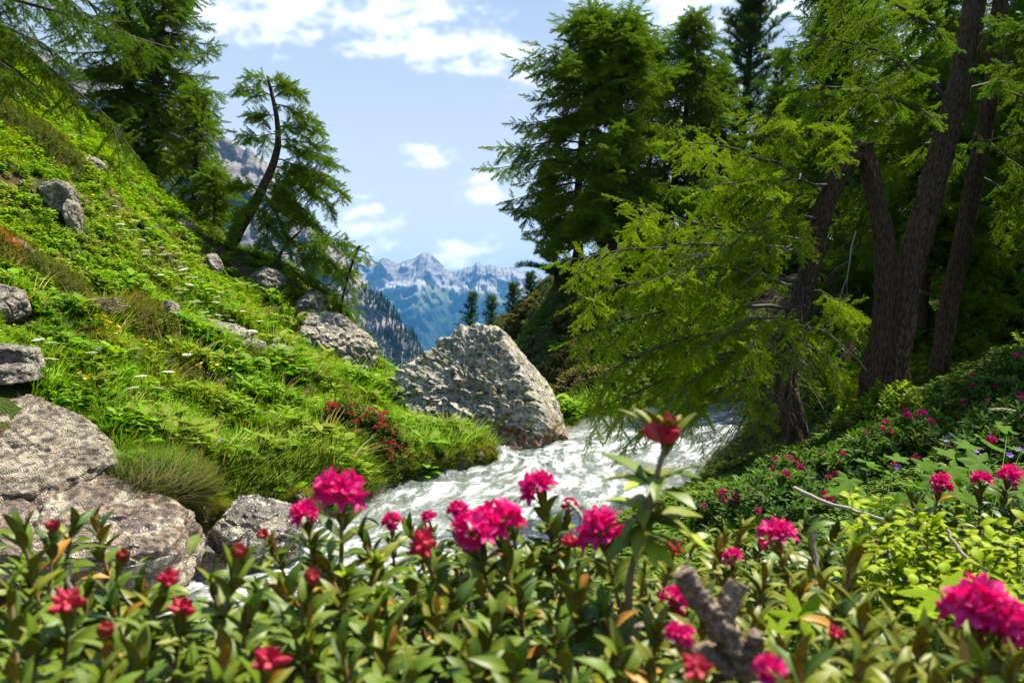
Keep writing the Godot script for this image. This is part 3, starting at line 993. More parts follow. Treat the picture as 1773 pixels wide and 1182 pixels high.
# the brush of long needles at the end of a stone pine twig
func pine_spray(per: int, needle: float, width: float, seed_: int) -> ArrayMesh:
	var mb := MB.new()
	rng.seed = seed_
	var wood := Color(1.6, 0.8, 1.2)
	mb.face(Vector3(0, 0, -0.012), Vector3(0, 0, 0.012), Vector3(0.8, 0, 0), wood)
	for k in per:
		var t := float(k) / per
		var p := Vector3(lerpf(0.15, 0.95, t), 0, 0)
		var a := k * 2.4 + rr(-0.3, 0.3)
		var o := Vector3(rr(0.5, 1.1), cos(a) + 0.15, sin(a)).normalized()
		var c := o.cross(Vector3(rr(-1, 1), rr(-1, 1), rr(-1, 1))).normalized() * width
		mb.face(p - c, p + c, p + o * needle * rr(0.75, 1.15), jig(Color(1, 1, 1), 0.25))
	return mb.mesh(M.pine_needle)

class Crown:
	var places := []
	var tints := []
	var wood := MB.new()

func spray_at(c: Crown, p: Vector3, d: Vector3, size: float, tint: Color) -> void:
	var b := along(d, Vector3.UP, rr(-0.6, 0.6))
	c.places.append(Transform3D(b * Basis.from_scale(Vector3(size, size, size)), p))
	c.tints.append(jig(tint, 0.16))

# a branch through the points of a curve, with twigs on both sides; long ones carry side branches of their own
func limb(c: Crown, pts: Array, r0: float, o: Dictionary, level := 0) -> void:
	var n := pts.size()
	c.wood.tube(pts, taper(n, r0, maxf(r0 * 0.15, 0.003)), 5 if r0 > 0.012 else 3, o.get("wood", Color(0.085, 0.07, 0.055)))
	var total := 0.0
	for k in n - 1:
		total += (pts[k + 1] - pts[k]).length()
	var gap: float = o.gap
	var size: float = o.size
	var bare: float = o.get("bare", 0.12) if level == 0 else 0.05
	var run := 0.0
	var next := total * bare
	var side := 1.0
	var sub_next := total * maxf(0.25, bare + 0.05)
	var hang: float = o.get("hang", 0.35)
	for k in n - 1:
		var a: Vector3 = pts[k]
		var b: Vector3 = pts[k + 1]
		var l := (b - a).length()
		var d := (b - a).normalized()
		var across := d.cross(Vector3.UP)
		across = across.normalized() if across.length() > 0.01 else Vector3.RIGHT
		while next < run + l:
			var p := a.lerp(b, (next - run) / l)
			var t := next / total
			var s := size * lerpf(1.0, 0.6, t) * rr(0.75, 1.15)
			var dir := d * rr(0.35, 0.8) + across * side * rr(0.5, 1.0) + Vector3.DOWN * hang * rr(0.0, 1.4)
			spray_at(c, p, dir, s, o.tint)
			if o.get("up", 0.0) > 0.0 and rng.randf() < o.up:
				spray_at(c, p, d * 0.6 + Vector3.UP * rr(0.4, 1.0) + across * rr(-0.5, 0.5), s * 0.7, o.tint)
			side = -side
			next += gap * rr(0.7, 1.3)
		if level == 0 and o.get("sub", 0.0) > 0.0:
			while sub_next < run + l and sub_next < total * 0.93:
				var p := a.lerp(b, (sub_next - run) / l)
				var sl: float = o.sub * lerpf(1.0, 0.45, sub_next / total) * rr(0.6, 1.2)
				var sd := (d * rr(0.3, 0.8) + across * (1.0 if rng.randf() < 0.5 else -1.0) * rr(0.5, 1.0) + Vector3.DOWN * hang * rr(0.1, 1.6)).normalized()
				var q := []
				for j in 5:
					var f := j / 4.0
					q.append(p + sd * sl * f + Vector3.DOWN * sl * hang * 0.5 * f * f)
				limb(c, q, r0 * 0.4, o, 1)
				sub_next += o.sub_gap * rr(0.7, 1.3)
		run += l
	spray_at(c, pts[n - 1] - (pts[n - 1] - pts[n - 2]).normalized() * 0.04, pts[n - 1] - pts[n - 2], size * 0.75, o.tint)

func trunk_mesh(pts: Array, r0: float, r1: float, sides: int, col: Color) -> ArrayMesh:
	var mb := MB.new()
	var p := spline(pts, 16 if sides >= 20 else 5)
	var r := taper(p.size(), r0, r1, 0.8)
	r[0] = r0 * 1.45
	if r.size() > 2:
		r[1] = r0 * 1.3
		if sides >= 20:
			for k in range(1, 14):
				r[k] = r[k] * (1.0 + 0.4 * pow(1.0 - k / 14.0, 2.0))
	mb.tube(p, r, sides, col, 0.35, noise_a)
	mb.smooth()
	# weld the seam's normals
	for k in range(0, mb.v.size(), sides + 1):
		var s := (mb.n[k] + mb.n[k + sides]).normalized()
		mb.n[k] = s
		mb.n[k + sides] = s
	return mb.mesh(M.bark)

# points: trunk from the base up, in the world
func tree(called: String, points: Array, r0: float, label: String, o: Dictionary, group := "") -> Node3D:
	var base: Vector3 = points[0]
	var t := thing(called, base, label, "tree", group)
	var local := []
	for p in points:
		local.append(p - base)
	rng.seed = int(o.get("seed", 1))
	var wood: Color = o.get("bark", Color(0.16, 0.125, 0.1))
	part("trunk", trunk_mesh(local, r0, o.get("tip", 0.02), o.get("sides", 10), wood), t)
	var c := Crown.new()
	var line := spline(local, 8)
	var m := line.size()
	var count: int = o.get("count", 0)
	var start: float = o.get("start", 0.2)
	for k in count:
		var f := (k + rr(0.0, 0.8)) / count
		var h := lerpf(start, 0.985, f)
		var at: float = h * (m - 1)
		var p: Vector3 = line[int(at)].lerp(line[mini(int(at) + 1, m - 1)], at - int(at))
		var az: float = k * 2.39996 + rr(-0.5, 0.5)
		# outline: a rounded cone, widest at a third of the crown
		var prof := pow(1.0 - f, o.get("power", 0.75)) * smoothstep(-0.35, 0.2, f)
		var l: float = maxf(o.len * prof * rr(0.45, 1.2), 0.12)
		if o.has("lean"):
			l *= 1.0 + o.lean.x * cos(az) + o.lean.y * sin(az)
		var pitch: float = deg_to_rad(lerpf(o.get("low", -12.0), o.get("high", 35.0), f) + rr(-9, 9))
		var dir := Vector3(cos(az) * cos(pitch), sin(pitch), sin(az) * cos(pitch))
		var q := [p]
		var steps := 6
		var bend: float = o.get("droop", 0.12)
		for j in steps:
			var g := float(j) / steps
			q.append(q[j] + dir * l / steps)
			dir.y += bend * (-1.0 if g < 0.5 else 1.3) * rr(0.5, 1.5)
			dir += Vector3(rr(-0.07, 0.07), 0, rr(-0.07, 0.07))
			dir = dir.normalized()
		limb(c, q, maxf(0.008, r0 * 0.24 * prof), o)
	for e in o.get("limbs", []):
		var a: Vector3 = e[0] - base
		var b: Vector3 = e[1] - base
		var z: Vector3 = e[2] - base
		var q := []
		for j in 9:
			var w := Vector3(rr(-1, 1), rr(-1, 1), rr(-1, 1)) * 0.03 * (1.0 if j > 0 else 0.0)
			q.append(bez(a, b, z, j / 8.0) + w)
		limb(c, q, e[3] if e.size() > 3 else 0.028, o)
	if c.wood.v.size():
		part("branches", c.wood.mesh(M.twig), t)
	if c.places.size():
		many("crown", o.mesh, c.places, c.tints, t)
	return t

func make_trees() -> void:
	S.larch_near = larch_spray(0.044, 13, 0.06, 0.0054, 101, 0.25)
	S.larch_mid = larch_spray(0.055, 8, 0.095, 0.0125, 102, 0.3)
	S.pine = pine_spray(60, 0.55, 0.02, 103)
	S.pine_far = pine_spray(26, 0.6, 0.03, 104)
	var green := Color(0.18, 0.29, 0.013)
	var deep := Color(0.14, 0.235, 0.016)
	var pine := Color(0.075, 0.135, 0.03)
	var far := {"mesh": S.larch_mid, "size": 0.52, "gap": 0.1, "tint": green, "count": 81, "len": 2.0, "start": 0.1, "low": -10.0, "high": 40.0, "droop": 0.1, "hang": 0.45, "up": 0.25, "sub": 0.5, "sub_gap": 0.45}

	# ---- group on the far right bank
	tree("larch_tree", [Vector3(1.84, 3.18, -22), Vector3(1.78, 5.06, -22), Vector3(1.97, 7.4, -22), Vector3(2.12, 9.11, -22), Vector3(2.18, 10.28, -22)], 0.16, "broad larch nearest the open sky above the boulder", far.merged({"seed": 1, "len": 2.75, "count": 97, "start": 0.16, "power": 0.62, "lean": Vector2(-0.12, 0)}, true), "larches on the far bank")
	tree("larch_tree", [Vector3(2.69, 3.07, -21.4), Vector3(2.65, 5.28, -21.4), Vector3(2.87, 7.56, -21.4), Vector3(3.06, 9.06, -21.4), Vector3(2.97, 9.84, -21.4)], 0.15, "larch with rounded crown second from the open sky", far.merged({"seed": 2, "len": 2.1, "count": 85, "start": 0.14, "power": 0.55}, true), "larches on the far bank")
	tree("larch_tree", [Vector3(4.47, 3.4, -23), Vector3(4.58, 5.53, -23), Vector3(4.97, 7.97, -23), Vector3(5.12, 9.43, -23), Vector3(5.21, 10.56, -23)], 0.13, "slim larch with pointed top between round larch and stone pine", far.merged({"seed": 3, "len": 1.9, "count": 74, "start": 0.1, "power": 0.8, "tint": deep}, true), "larches on the far bank")
	var sp := {"mesh": S.pine, "size": 0.32, "sub": 0.3, "sub_gap": 0.35, "gap": 0.085, "tint": pine, "count": 74, "len": 1.5, "start": 0.1, "low": 5.0, "high": 55.0, "droop": -0.06, "hang": -0.25, "up": 0.5, "power": 0.6, "bark": Color(0.13, 0.1, 0.085)}
	tree("stone_pine", [Vector3(7.11, 3.77, -26), Vector3(7.3, 6.54, -26), Vector3(7.57, 9.85, -26), Vector3(7.73, 11.67, -26), Vector3(7.76, 12.77, -26)], 0.2, "tall dark stone pine rising behind the larches", sp.merged({"seed": 4, "len": 1.9, "count": 102}, true), "stone pines")
	tree("stone_pine", [Vector3(1.4, 2.77, -24), Vector3(1.23, 3.98, -24), Vector3(1.09, 5.34, -24), Vector3(1.05, 6.02, -24)], 0.1, "short dark stone pine under the broad larch", sp.merged({"seed": 5, "len": 1.05, "count": 44, "size": 0.28}, true), "stone pines")
	var small := sp.merged({"sub": 0.0, "size": 0.24, "gap": 0.075, "len": 0.55, "count": 34, "start": 0.04, "tint": Color(0.06, 0.115, 0.028)}, true)
	tree("stone_pine", [Vector3(-1.61, 0.99, -30), Vector3(-1.54, 1.89, -30), Vector3(-1.47, 2.71, -30)], 0.05, "little pine standing free just above the boulder top", small.merged({"seed": 6, "len": 0.5}, true), "small pines on the far spur")
	tree("stone_pine", [Vector3(-0.76, 1.02, -29), Vector3(-0.74, 1.9, -29), Vector3(-0.72, 2.56, -29)], 0.05, "little pine next to the free standing one", small.merged({"seed": 7, "len": 0.42}, true), "small pines on the far spur")
	tree("stone_pine", [Vector3(-0.03, 0.93, -27), Vector3(0.03, 2, -27), Vector3(0.07, 2.95, -27)], 0.06, "bushy pine on the spur between little pine and larches", small.merged({"seed": 8, "len": 0.7, "count": 44}, true), "small pines on the far spur")
	tree("stone_pine", [Vector3(0.72, 0.79, -26), Vector3(0.66, 1.91, -26), Vector3(0.59, 3.25, -26)], 0.06, "bushy dark pine where the spur meets the larches", small.merged({"seed": 9, "len": 0.85, "count": 54}, true), "small pines on the far spur")
	tree("larch_tree", [Vector3(4.15, 3.16, -25), Vector3(4.21, 5.84, -25), Vector3(4.33, 8.49, -25), Vector3(4.5, 10.43, -25)], 0.14, "larch half hidden behind the round crowned and slim larches", far.merged({"seed": 17, "len": 2.0, "count": 90, "start": 0.04, "power": 0.6, "tint": deep}, true), "larches on the far bank")
	tree("larch_tree", [Vector3(6, 3.14, -24.5), Vector3(6.01, 5.59, -24.5), Vector3(6.14, 7.67, -24.5), Vector3(6.22, 9.57, -24.5)], 0.13, "larch filling the gap before the tall stone pine", far.merged({"seed": 18, "len": 1.9, "count": 86, "start": 0.03, "power": 0.6}, true), "larches on the far bank")
	tree("larch_tree", [Vector3(7.23, 2.87, -22), Vector3(7.29, 4.59, -22), Vector3(7.3, 6.47, -22), Vector3(7.41, 8.18, -22)], 0.12, "larch between the tall stone pine and the arch", far.merged({"seed": 19, "len": 1.9, "count": 86, "start": 0.03, "power": 0.6, "tint": deep}, true), "larches in the right wood")
	# ---- wood on the right
	tree("larch_tree", [Vector3(9.27, 3.12, -24), Vector3(9.31, 6.2, -24), Vector3(9.44, 9.58, -24), Vector3(9.47, 13.78, -24)], 0.2, "tall larch behind the arched trunk", far.merged({"seed": 10, "len": 2.3, "count": 85, "tint": deep, "start": 0.2}, true), "larches in the right wood")
	tree("larch_tree", [Vector3(10.52, 2.98, -21), Vector3(10.55, 5.67, -21), Vector3(10.65, 8.64, -21), Vector3(10.7, 13.9, -21)], 0.2, "tall larch standing behind the forked trunk", far.merged({"seed": 11, "len": 2.2, "count": 81, "tint": deep, "start": 0.16}, true), "larches in the right wood")
	tree("larch_tree", [Vector3(10.47, 2.55, -17), Vector3(10.48, 4.97, -17), Vector3(10.67, 7.37, -17), Vector3(10.7, 11.64, -17)], 0.17, "dark larch at the edge of the wood behind the two leaning trunks", far.merged({"seed": 12, "len": 2.0, "count": 77, "tint": Color(0.06, 0.12, 0.018), "start": 0.06}, true), "larches in the right wood")
	tree("stone_pine", [Vector3(9.53, 3.56, -29), Vector3(9.6, 7.07, -29), Vector3(9.65, 11.37, -29)], 0.16, "stone pine half hidden right of the tall one", sp.merged({"seed": 13, "len": 1.7, "count": 71}, true), "stone pines")
	tree("stone_pine", [Vector3(13.83, 2.77, -24), Vector3(13.77, 6.2, -24), Vector3(13.77, 10.26, -24)], 0.16, "stone pine deep in the wood between leaning trunks and dark larch", sp.merged({"seed": 14, "len": 1.8, "count": 77}, true), "stone pines")
	tree("larch_tree", [Vector3(6.39, 1.84, -14.5), Vector3(6.32, 2.99, -14.5), Vector3(6.25, 4.23, -14.5), Vector3(6.22, 5.15, -14.5)], 0.06, "young bright larch behind the foot of the arch", far.merged({"seed": 15, "len": 1.0, "count": 61, "start": 0.04, "size": 0.36, "tint": Color(0.07, 0.14, 0.015)}, true), "young larches")
	tree("larch_tree", [Vector3(7.05, 1.15, -12.5), Vector3(7.12, 1.87, -12.5), Vector3(7.18, 2.85, -12.5), Vector3(7.17, 3.92, -12.5)], 0.07, "young larch right of the two leaning trunks", far.merged({"seed": 16, "len": 1.0, "count": 56, "start": 0.05, "size": 0.36}, true), "young larches")

	tree("larch_tree", [Vector3(6.57, 1.67, -13), Vector3(6.73, 3.35, -13), Vector3(6.92, 5.65, -13), Vector3(7.07, 10.18, -13)], 0.13, "shaded larch just behind the thick leaning trunk", far.merged({"seed": 41, "len": 2.1, "count": 92, "start": 0.3, "power": 0.6, "size": 0.46, "tint": deep}, true), "larches in the right wood")
	tree("larch_tree", [Vector3(8.43, 1.27, -13.5), Vector3(8.53, 3.4, -13.5), Vector3(8.77, 5.79, -13.5), Vector3(8.97, 10.03, -13.5)], 0.13, "larch closing the gap beyond the thin leaning trunk", far.merged({"seed": 42, "len": 2.1, "count": 96, "start": 0.24, "power": 0.6, "size": 0.46, "tint": deep}, true), "larches in the right wood")
	tree("larch_tree", [Vector3(7.01, 0.51, -8.8), Vector3(7.01, 2.91, -8.8), Vector3(7.01, 5.4, -8.8), Vector3(6.93, 8.44, -8.8)], 0.16, "larch mostly outside the view whose boughs reach in beside the wood", far.merged({"seed": 43, "len": 2.1, "count": 90, "start": 0.36, "power": 0.5, "size": 0.42, "tint": deep}, true), "larches in the right wood")
	tree("larch_tree", [Vector3(6.85, 2.06, -17), Vector3(6.9, 4.97, -17), Vector3(6.98, 7.97, -17), Vector3(7.05, 11.52, -17)], 0.13, "shaded larch seen through the top of the arch", far.merged({"seed": 44, "len": 2.0, "count": 90, "start": 0.2, "power": 0.6, "tint": deep}, true), "larches in the right wood")
	# ---- the near right trees
	var near := {"mesh": S.larch_near, "size": 0.4, "gap": 0.085, "tint": Color(0.19, 0.3, 0.013), "len": 2.2, "droop": 0.1, "hang": 0.5, "sub": 0.75, "sub_gap": 0.26, "sides": 40, "bark": Color(0.17, 0.115, 0.078), "bare": 0.25, "up": 0.35}
	tree("larch_tree", [Vector3(4.44, 0.91, -9.5), Vector3(4.53, 1.62, -9.5), Vector3(4.72, 2.45, -9.6), Vector3(5.08, 3.5, -9.8), Vector3(5.44, 4.53, -10), Vector3(5.76, 5.58, -10.2), Vector3(5.98, 6.89, -10.4), Vector3(6.15, 8.67, -10.6)], 0.2, "thick rough larch trunk leaning away from the arched stem", near.merged({"seed": 20, "tip": 0.1, "limbs": [
		[Vector3(5.37, 4.24, -10), Vector3(4.01, 4.78, -9.2), Vector3(3.09, 4.41, -8.8), 0.03], [Vector3(5.47, 4.6, -10), Vector3(4.23, 5.23, -9.4), Vector3(3.35, 5.17, -9.2), 0.03], [Vector3(5.57, 5.16, -10), Vector3(4.49, 5.76, -9.4), Vector3(3.48, 5.75, -9.2), 0.03],
		
		[Vector3(5.5, 4.74, -10), Vector3(6.52, 5.17, -10.5), Vector3(7.2, 4.73, -10.5), 0.025], [Vector3(5.37, 4.17, -10), Vector3(5.54, 4.35, -11.2), Vector3(5.04, 3.6, -11.5), 0.02], [Vector3(5.81, 5.94, -10.2), Vector3(5.32, 6.71, -11), Vector3(4.72, 6.08, -11.4), 0.025]]}, true), "near larches on the right bank")
	tree("larch_tree", [Vector3(5.59, 0.85, -10.6), Vector3(5.72, 1.81, -10.6), Vector3(5.9, 2.87, -10.6), Vector3(6.14, 3.87, -10.7), Vector3(6.35, 4.8, -10.8), Vector3(6.51, 5.83, -10.9), Vector3(6.67, 7.4, -11), Vector3(6.72, 8.99, -11)], 0.13, "thinner larch trunk leaning alongside the thick one", near.merged({"seed": 21, "tip": 0.08, "limbs": [
		[Vector3(6.21, 4.25, -10.7), Vector3(6.53, 4.23, -10.6), Vector3(6.79, 3.23, -10.4), 0.022], [Vector3(6.37, 4.96, -10.8), Vector3(6.48, 4.94, -10.2), Vector3(6.87, 4.03, -10), 0.022], [Vector3(6.14, 3.87, -10.7), Vector3(6.49, 3.6, -10.4), Vector3(6.68, 2.55, -10.2), 0.02], [Vector3(6.52, 5.9, -10.9), Vector3(6.5, 6.13, -12), Vector3(5.94, 5.57, -12.4), 0.02], [Vector3(6.2, 4.4, -10.7), Vector3(6.13, 4.15, -11.4), Vector3(5.84, 3.2, -11.6), 0.018]]}, true), "near larches on the right bank")
	var arch := near.merged({"seed": 22, "tip": 0.1, "tint": Color(0.3, 0.41, 0.013), "sub_gap": 0.19, "limbs": [
		[Vector3(3.43, 2.7, -9.3), Vector3(1.97, 2.94, -8.8), Vector3(0.53, 2.55, -8.6), 0.03], [Vector3(3.4, 2.37, -9.3), Vector3(1.93, 2.65, -8.6), Vector3(0.68, 2.14, -8.3), 0.028], [Vector3(3.32, 2.03, -9.3), Vector3(1.93, 2.28, -8.6), Vector3(0.6, 1.71, -8.5), 0.028], [Vector3(3.28, 1.83, -9.3), Vector3(1.87, 1.91, -8.3), Vector3(0.76, 1.35, -8.2), 0.026],
		[Vector3(3.22, 1.5, -9.3), Vector3(1.92, 1.54, -8.5), Vector3(0.69, 0.93, -8.4), 0.024], [Vector3(3.21, 1.3, -9.3), Vector3(2.05, 1.31, -8.3), Vector3(1.31, 0.81, -8.1), 0.022], [Vector3(3.23, 1.63, -9.3), Vector3(2.15, 1.8, -8), Vector3(1.48, 1.13, -7.8), 0.022], [Vector3(3.49, 2.83, -9.3), Vector3(2.33, 2.95, -9.2), Vector3(1.24, 3.29, -9), 0.028],
		[Vector3(3.36, 2.23, -9.3), Vector3(2.43, 2.69, -8.4), Vector3(1.4, 2.37, -8), 0.024], [Vector3(3.3, 1.9, -9.3), Vector3(2.37, 2.14, -8), Vector3(1.74, 1.58, -7.7), 0.02], [Vector3(3.62, 3.39, -9.3), Vector3(2.78, 3.89, -9), Vector3(1.78, 3.89, -8.8), 0.026], [Vector3(3.68, 3.49, -9.3), Vector3(2.78, 3.5, -8.6), Vector3(1.94, 3.29, -8.4), 0.022], [Vector3(3.87, 3.76, -9.3), Vector3(3.25, 4.19, -8.9), Vector3(2.56, 4.14, -8.7), 0.02],
		[Vector3(3.55, 3.1, -9.3), Vector3(2.66, 3.17, -8.4), Vector3(2.08, 2.62, -8.2), 0.022], [Vector3(3.39, 2.3, -9.3), Vector3(4.04, 2.32, -10), Vector3(4.58, 1.74, -10.4), 0.015], [Vector3(3.27, 1.63, -9.3), Vector3(3.91, 1.68, -10), Vector3(4.29, 1.08, -10.2), 0.013]]}, true)
	var bent := tree("arched_larch", [Vector3(3.46, 0.29, -9.3), Vector3(3.28, 0.69, -9.3), Vector3(3.18, 1.23, -9.3), Vector3(3.28, 1.9, -9.3), Vector3(3.44, 2.57, -9.3), Vector3(3.55, 3.06, -9.3), Vector3(3.74, 3.56, -9.3), Vector3(4.04, 3.95, -9.35)], 0.13, "bent larch arching over the bank with bright branches over the stream", arch)
	# the arch's second leg, growing from the foot of the thick trunk
	var leg := []
	for p in [Vector3(4.04, 3.95, -9.36), Vector3(4.18, 3.5, -9.36), Vector3(4.33, 2.77, -9.36), Vector3(4.32, 2.03, -9.36), Vector3(4.21, 1.36, -9.36), Vector3(4.17, 0.92, -9.36)]:
		leg.append(p - bent.position)
	part("stem", trunk_mesh(leg, 0.085, 0.13, 30, Color(0.17, 0.115, 0.078)), bent)
	# dead twigs round the foot of the arch
	rng.seed = 77
	var dead := MB.new()
	for k in 230:
		var f := rng.randf()
		var a: Vector3 = Vector3(3.39, 2.5, -9.3).lerp(Vector3(3.21, 1.03, -9.3), f) - bent.position
		var d := Vector3(rr(-1.0, 0.2), rr(-0.5, 0.3), rr(-0.5, 0.8)).normalized()
		var l := rr(0.3, 1.35) * (0.6 + 0.6 * f)
		var q := []
		for j in 6:
			var t := j / 5.0
			q.append(a + d * l * t + Vector3.DOWN * l * 0.75 * t * t + Vector3(rr(-1, 1), rr(-1, 1), rr(-1, 1)) * 0.025)
		dead.tube(q, taper(6, rr(0.004, 0.009), 0.0015), 3, jig(Color(0.11, 0.085, 0.065), 0.2))
		for j in 3:
			var p: Vector3 = q[2 + j]
			var e := (d + Vector3(rr(-1, 1), rr(-1.2, 0.4), rr(-1, 1))).normalized()
			dead.tube([p, p + e * l * 0.2, p + e * l * 0.36 + Vector3.DOWN * 0.05], [0.003, 0.002, 0.001], 3, Color(0.11, 0.085, 0.065))
	part("dead_twigs", dead.mesh(M.twig), bent)
	var grey := MB.new()
	for e in [[Vector3(3.18, 2.75, -9.1), Vector3(2.19, 2.39, -8.4), Vector3(1.87, 2.27, -8.3)], [Vector3(3.15, 2.78, -9.1), Vector3(2.46, 2.4, -8.5), Vector3(2.2, 2.09, -8.3)], [Vector3(3.31, 3.61, -9.2), Vector3(3.1, 3.35, -8.8), Vector3(2.73, 3.23, -8.6)], [Vector3(2.61, 2.57, -8.8), Vector3(2.18, 2.65, -8.6), Vector3(1.85, 2.64, -8.5)], [Vector3(2.36, 2.53, -8.7), Vector3(2, 2.64, -8.5), Vector3(1.79, 2.75, -8.4)], [Vector3(4.06, 1.37, -9.2), Vector3(3.65, 1.71, -9), Vector3(3.45, 1.9, -9)], [Vector3(3.91, 2.95, -9.2), Vector3(3.76, 2.42, -9), Vector3(3.54, 1.9, -8.9)]]:
		var q := []
		for j in 7:
			q.append(bez(e[0], e[1], e[2], j / 6.0) - bent.position + Vector3(rr(-1, 1), rr(-1, 1), rr(-1, 1)) * 0.02)
		grey.tube(q, taper(7, 0.012, 0.003), 4, Color(0.24, 0.21, 0.18))
		for j in 4:
			var p: Vector3 = q[2 + j]
			var d := Vector3(rr(-1, 0.2), rr(-0.8, 0.8), rr(-0.4, 0.6)).normalized()
			grey.tube([p, p + d * 0.15, p + d * 0.3 + Vector3(0, -0.04, 0)], [0.004, 0.003, 0.001], 3, Color(0.24, 0.21, 0.18))
	part("bare_branches", grey.mesh(M.twig), bent)

	# ---- the left slope
	var lf := far.merged({"size": 0.42, "gap": 0.1, "tint": deep}, true)
	tree("larch_tree", [Vector3(-9.42, 5.85, -20), Vector3(-9.45, 7.62, -20), Vector3(-9.45, 9.72, -20), Vector3(-9.46, 12.37, -20)], 0.17, "tall larch on the slope nearest the overhanging branches", lf.merged({"seed": 30, "len": 2.0, "count": 71, "start": 0.22, "lean": Vector2(0.1, 0)}, true), "larches on the left slope")
	tree("larch_tree", [Vector3(-8.74, 5.43, -19.6), Vector3(-8.62, 7.5, -19.6), Vector3(-8.36, 9.57, -19.6), Vector3(-8.12, 11.62, -19.6)], 0.16, "tall larch on the slope with dense dark lower boughs", lf.merged({"seed": 31, "len": 1.75, "count": 85, "start": 0.06, "power": 0.5}, true), "larches on the left slope")
	tree("larch_tree", [Vector3(-7.26, 4.27, -18.4), Vector3(-7.21, 5.48, -18.4), Vector3(-7.16, 6.52, -18.4), Vector3(-7.13, 7.17, -18.4)], 0.06, "young larch with thin straight stem below the tall ones", lf.merged({"seed": 32, "len": 1.05, "count": 52, "start": 0.1, "tint": green, "size": 0.36}, true), "larches on the left slope")
	tree("larch_tree", [Vector3(-6.63, 3.99, -18), Vector3(-6.64, 4.76, -18), Vector3(-6.66, 5.27, -18)], 0.04, "small larch between thin young larch and leaning larch", lf.merged({"seed": 33, "len": 0.7, "count": 30, "start": 0.1, "tint": green, "size": 0.34}, true), "larches on the left slope")
	tree("leaning_larch", [Vector3(-6.2, 3.32, -17.5), Vector3(-5.9, 3.91, -17.5), Vector3(-5.58, 4.41, -17.5), Vector3(-5.25, 5.06, -17.5), Vector3(-5.07, 5.65, -17.5), Vector3(-5.08, 6.24, -17.5), Vector3(-5.19, 6.79, -17.5), Vector3(-5.28, 7.14, -17.5)], 0.15, "gnarled larch leaning out from the slope against the sky", lf.merged({"seed": 34, "sides": 14, "tint": green, "size": 0.36, "gap": 0.06, "sub": 0.45, "sub_gap": 0.2, "hang": 0.3, "up": 0.5, "count": 0, "limbs": [
		[Vector3(-5.19, 6.73, -17.5), Vector3(-5.49, 6.86, -17.3), Vector3(-5.81, 6.83, -17.2), 0.015], [Vector3(-5.18, 6.91, -17.5), Vector3(-4.78, 7.07, -17.4), Vector3(-4.49, 6.68, -17.3), 0.015], [Vector3(-5.11, 6.54, -17.5), Vector3(-4.66, 6.4, -17.4), Vector3(-4.21, 6.19, -17.3), 0.015], [Vector3(-5.09, 6.3, -17.5), Vector3(-5.41, 6.33, -17.4), Vector3(-5.62, 6.25, -17.3), 0.013],
		[Vector3(-5.07, 6.05, -17.5), Vector3(-4.52, 6.07, -17.3), Vector3(-4.05, 5.96, -17.2), 0.015], [Vector3(-5.07, 5.9, -17.5), Vector3(-5.57, 5.86, -17.5), Vector3(-5.97, 5.93, -17.5), 0.015], [Vector3(-5.1, 5.68, -17.5), Vector3(-4.37, 5.55, -17.2), Vector3(-3.59, 5.17, -17.1), 0.02], [Vector3(-5.15, 5.37, -17.5), Vector3(-4.38, 5.25, -17.2), Vector3(-3.53, 4.55, -17), 0.02],
		[Vector3(-5.25, 5.06, -17.5), Vector3(-4.33, 4.85, -17), Vector3(-3.82, 4.23, -16.9), 0.02], [Vector3(-5.3, 4.93, -17.5), Vector3(-4.69, 4.61, -17), Vector3(-4.4, 3.92, -16.8), 0.018], [Vector3(-5.46, 4.62, -17.5), Vector3(-5.61, 4.88, -17.2), Vector3(-5.97, 4.73, -17), 0.016], [Vector3(-5.51, 4.5, -17.5), Vector3(-5.67, 4.37, -17), Vector3(-5.79, 3.74, -16.8), 0.014],
		[Vector3(-5.2, 5.25, -17.5), Vector3(-4.84, 5.15, -18), Vector3(-4.24, 4.79, -18.2), 0.018], [Vector3(-5.33, 4.87, -17.5), Vector3(-4.45, 4.43, -17), Vector3(-3.95, 3.63, -16.9), 0.018], [Vector3(-5.2, 5.18, -17.5), Vector3(-4.35, 5.2, -17.6), Vector3(-3.81, 4.97, -17.7), 0.018], [Vector3(-5.58, 4.41, -17.5), Vector3(-5.07, 3.88, -17), Vector3(-5.01, 3.26, -16.8), 0.016], [Vector3(-5.1, 5.8, -17.5), Vector3(-4.6, 5.82, -17.6), Vector3(-3.97, 5.64, -17.6), 0.014], [Vector3(-5.43, 4.69, -17.5), Vector3(-4.86, 4.45, -17.6), Vector3(-4.3, 4.01, -17.6), 0.016], [Vector3(-5.39, 4.75, -17.5), Vector3(-4.91, 3.99, -16.9), Vector3(-4.62, 3.37, -16.7), 0.016], [Vector3(-5.26, 7.04, -17.5), Vector3(-5.49, 7.22, -17.5), Vector3(-5.71, 7.07, -17.4), 0.01], [Vector3(-5.26, 7.01, -17.5), Vector3(-4.93, 7.19, -17.5), Vector3(-4.72, 6.89, -17.4), 0.01]]}, true), "larches on the left slope")
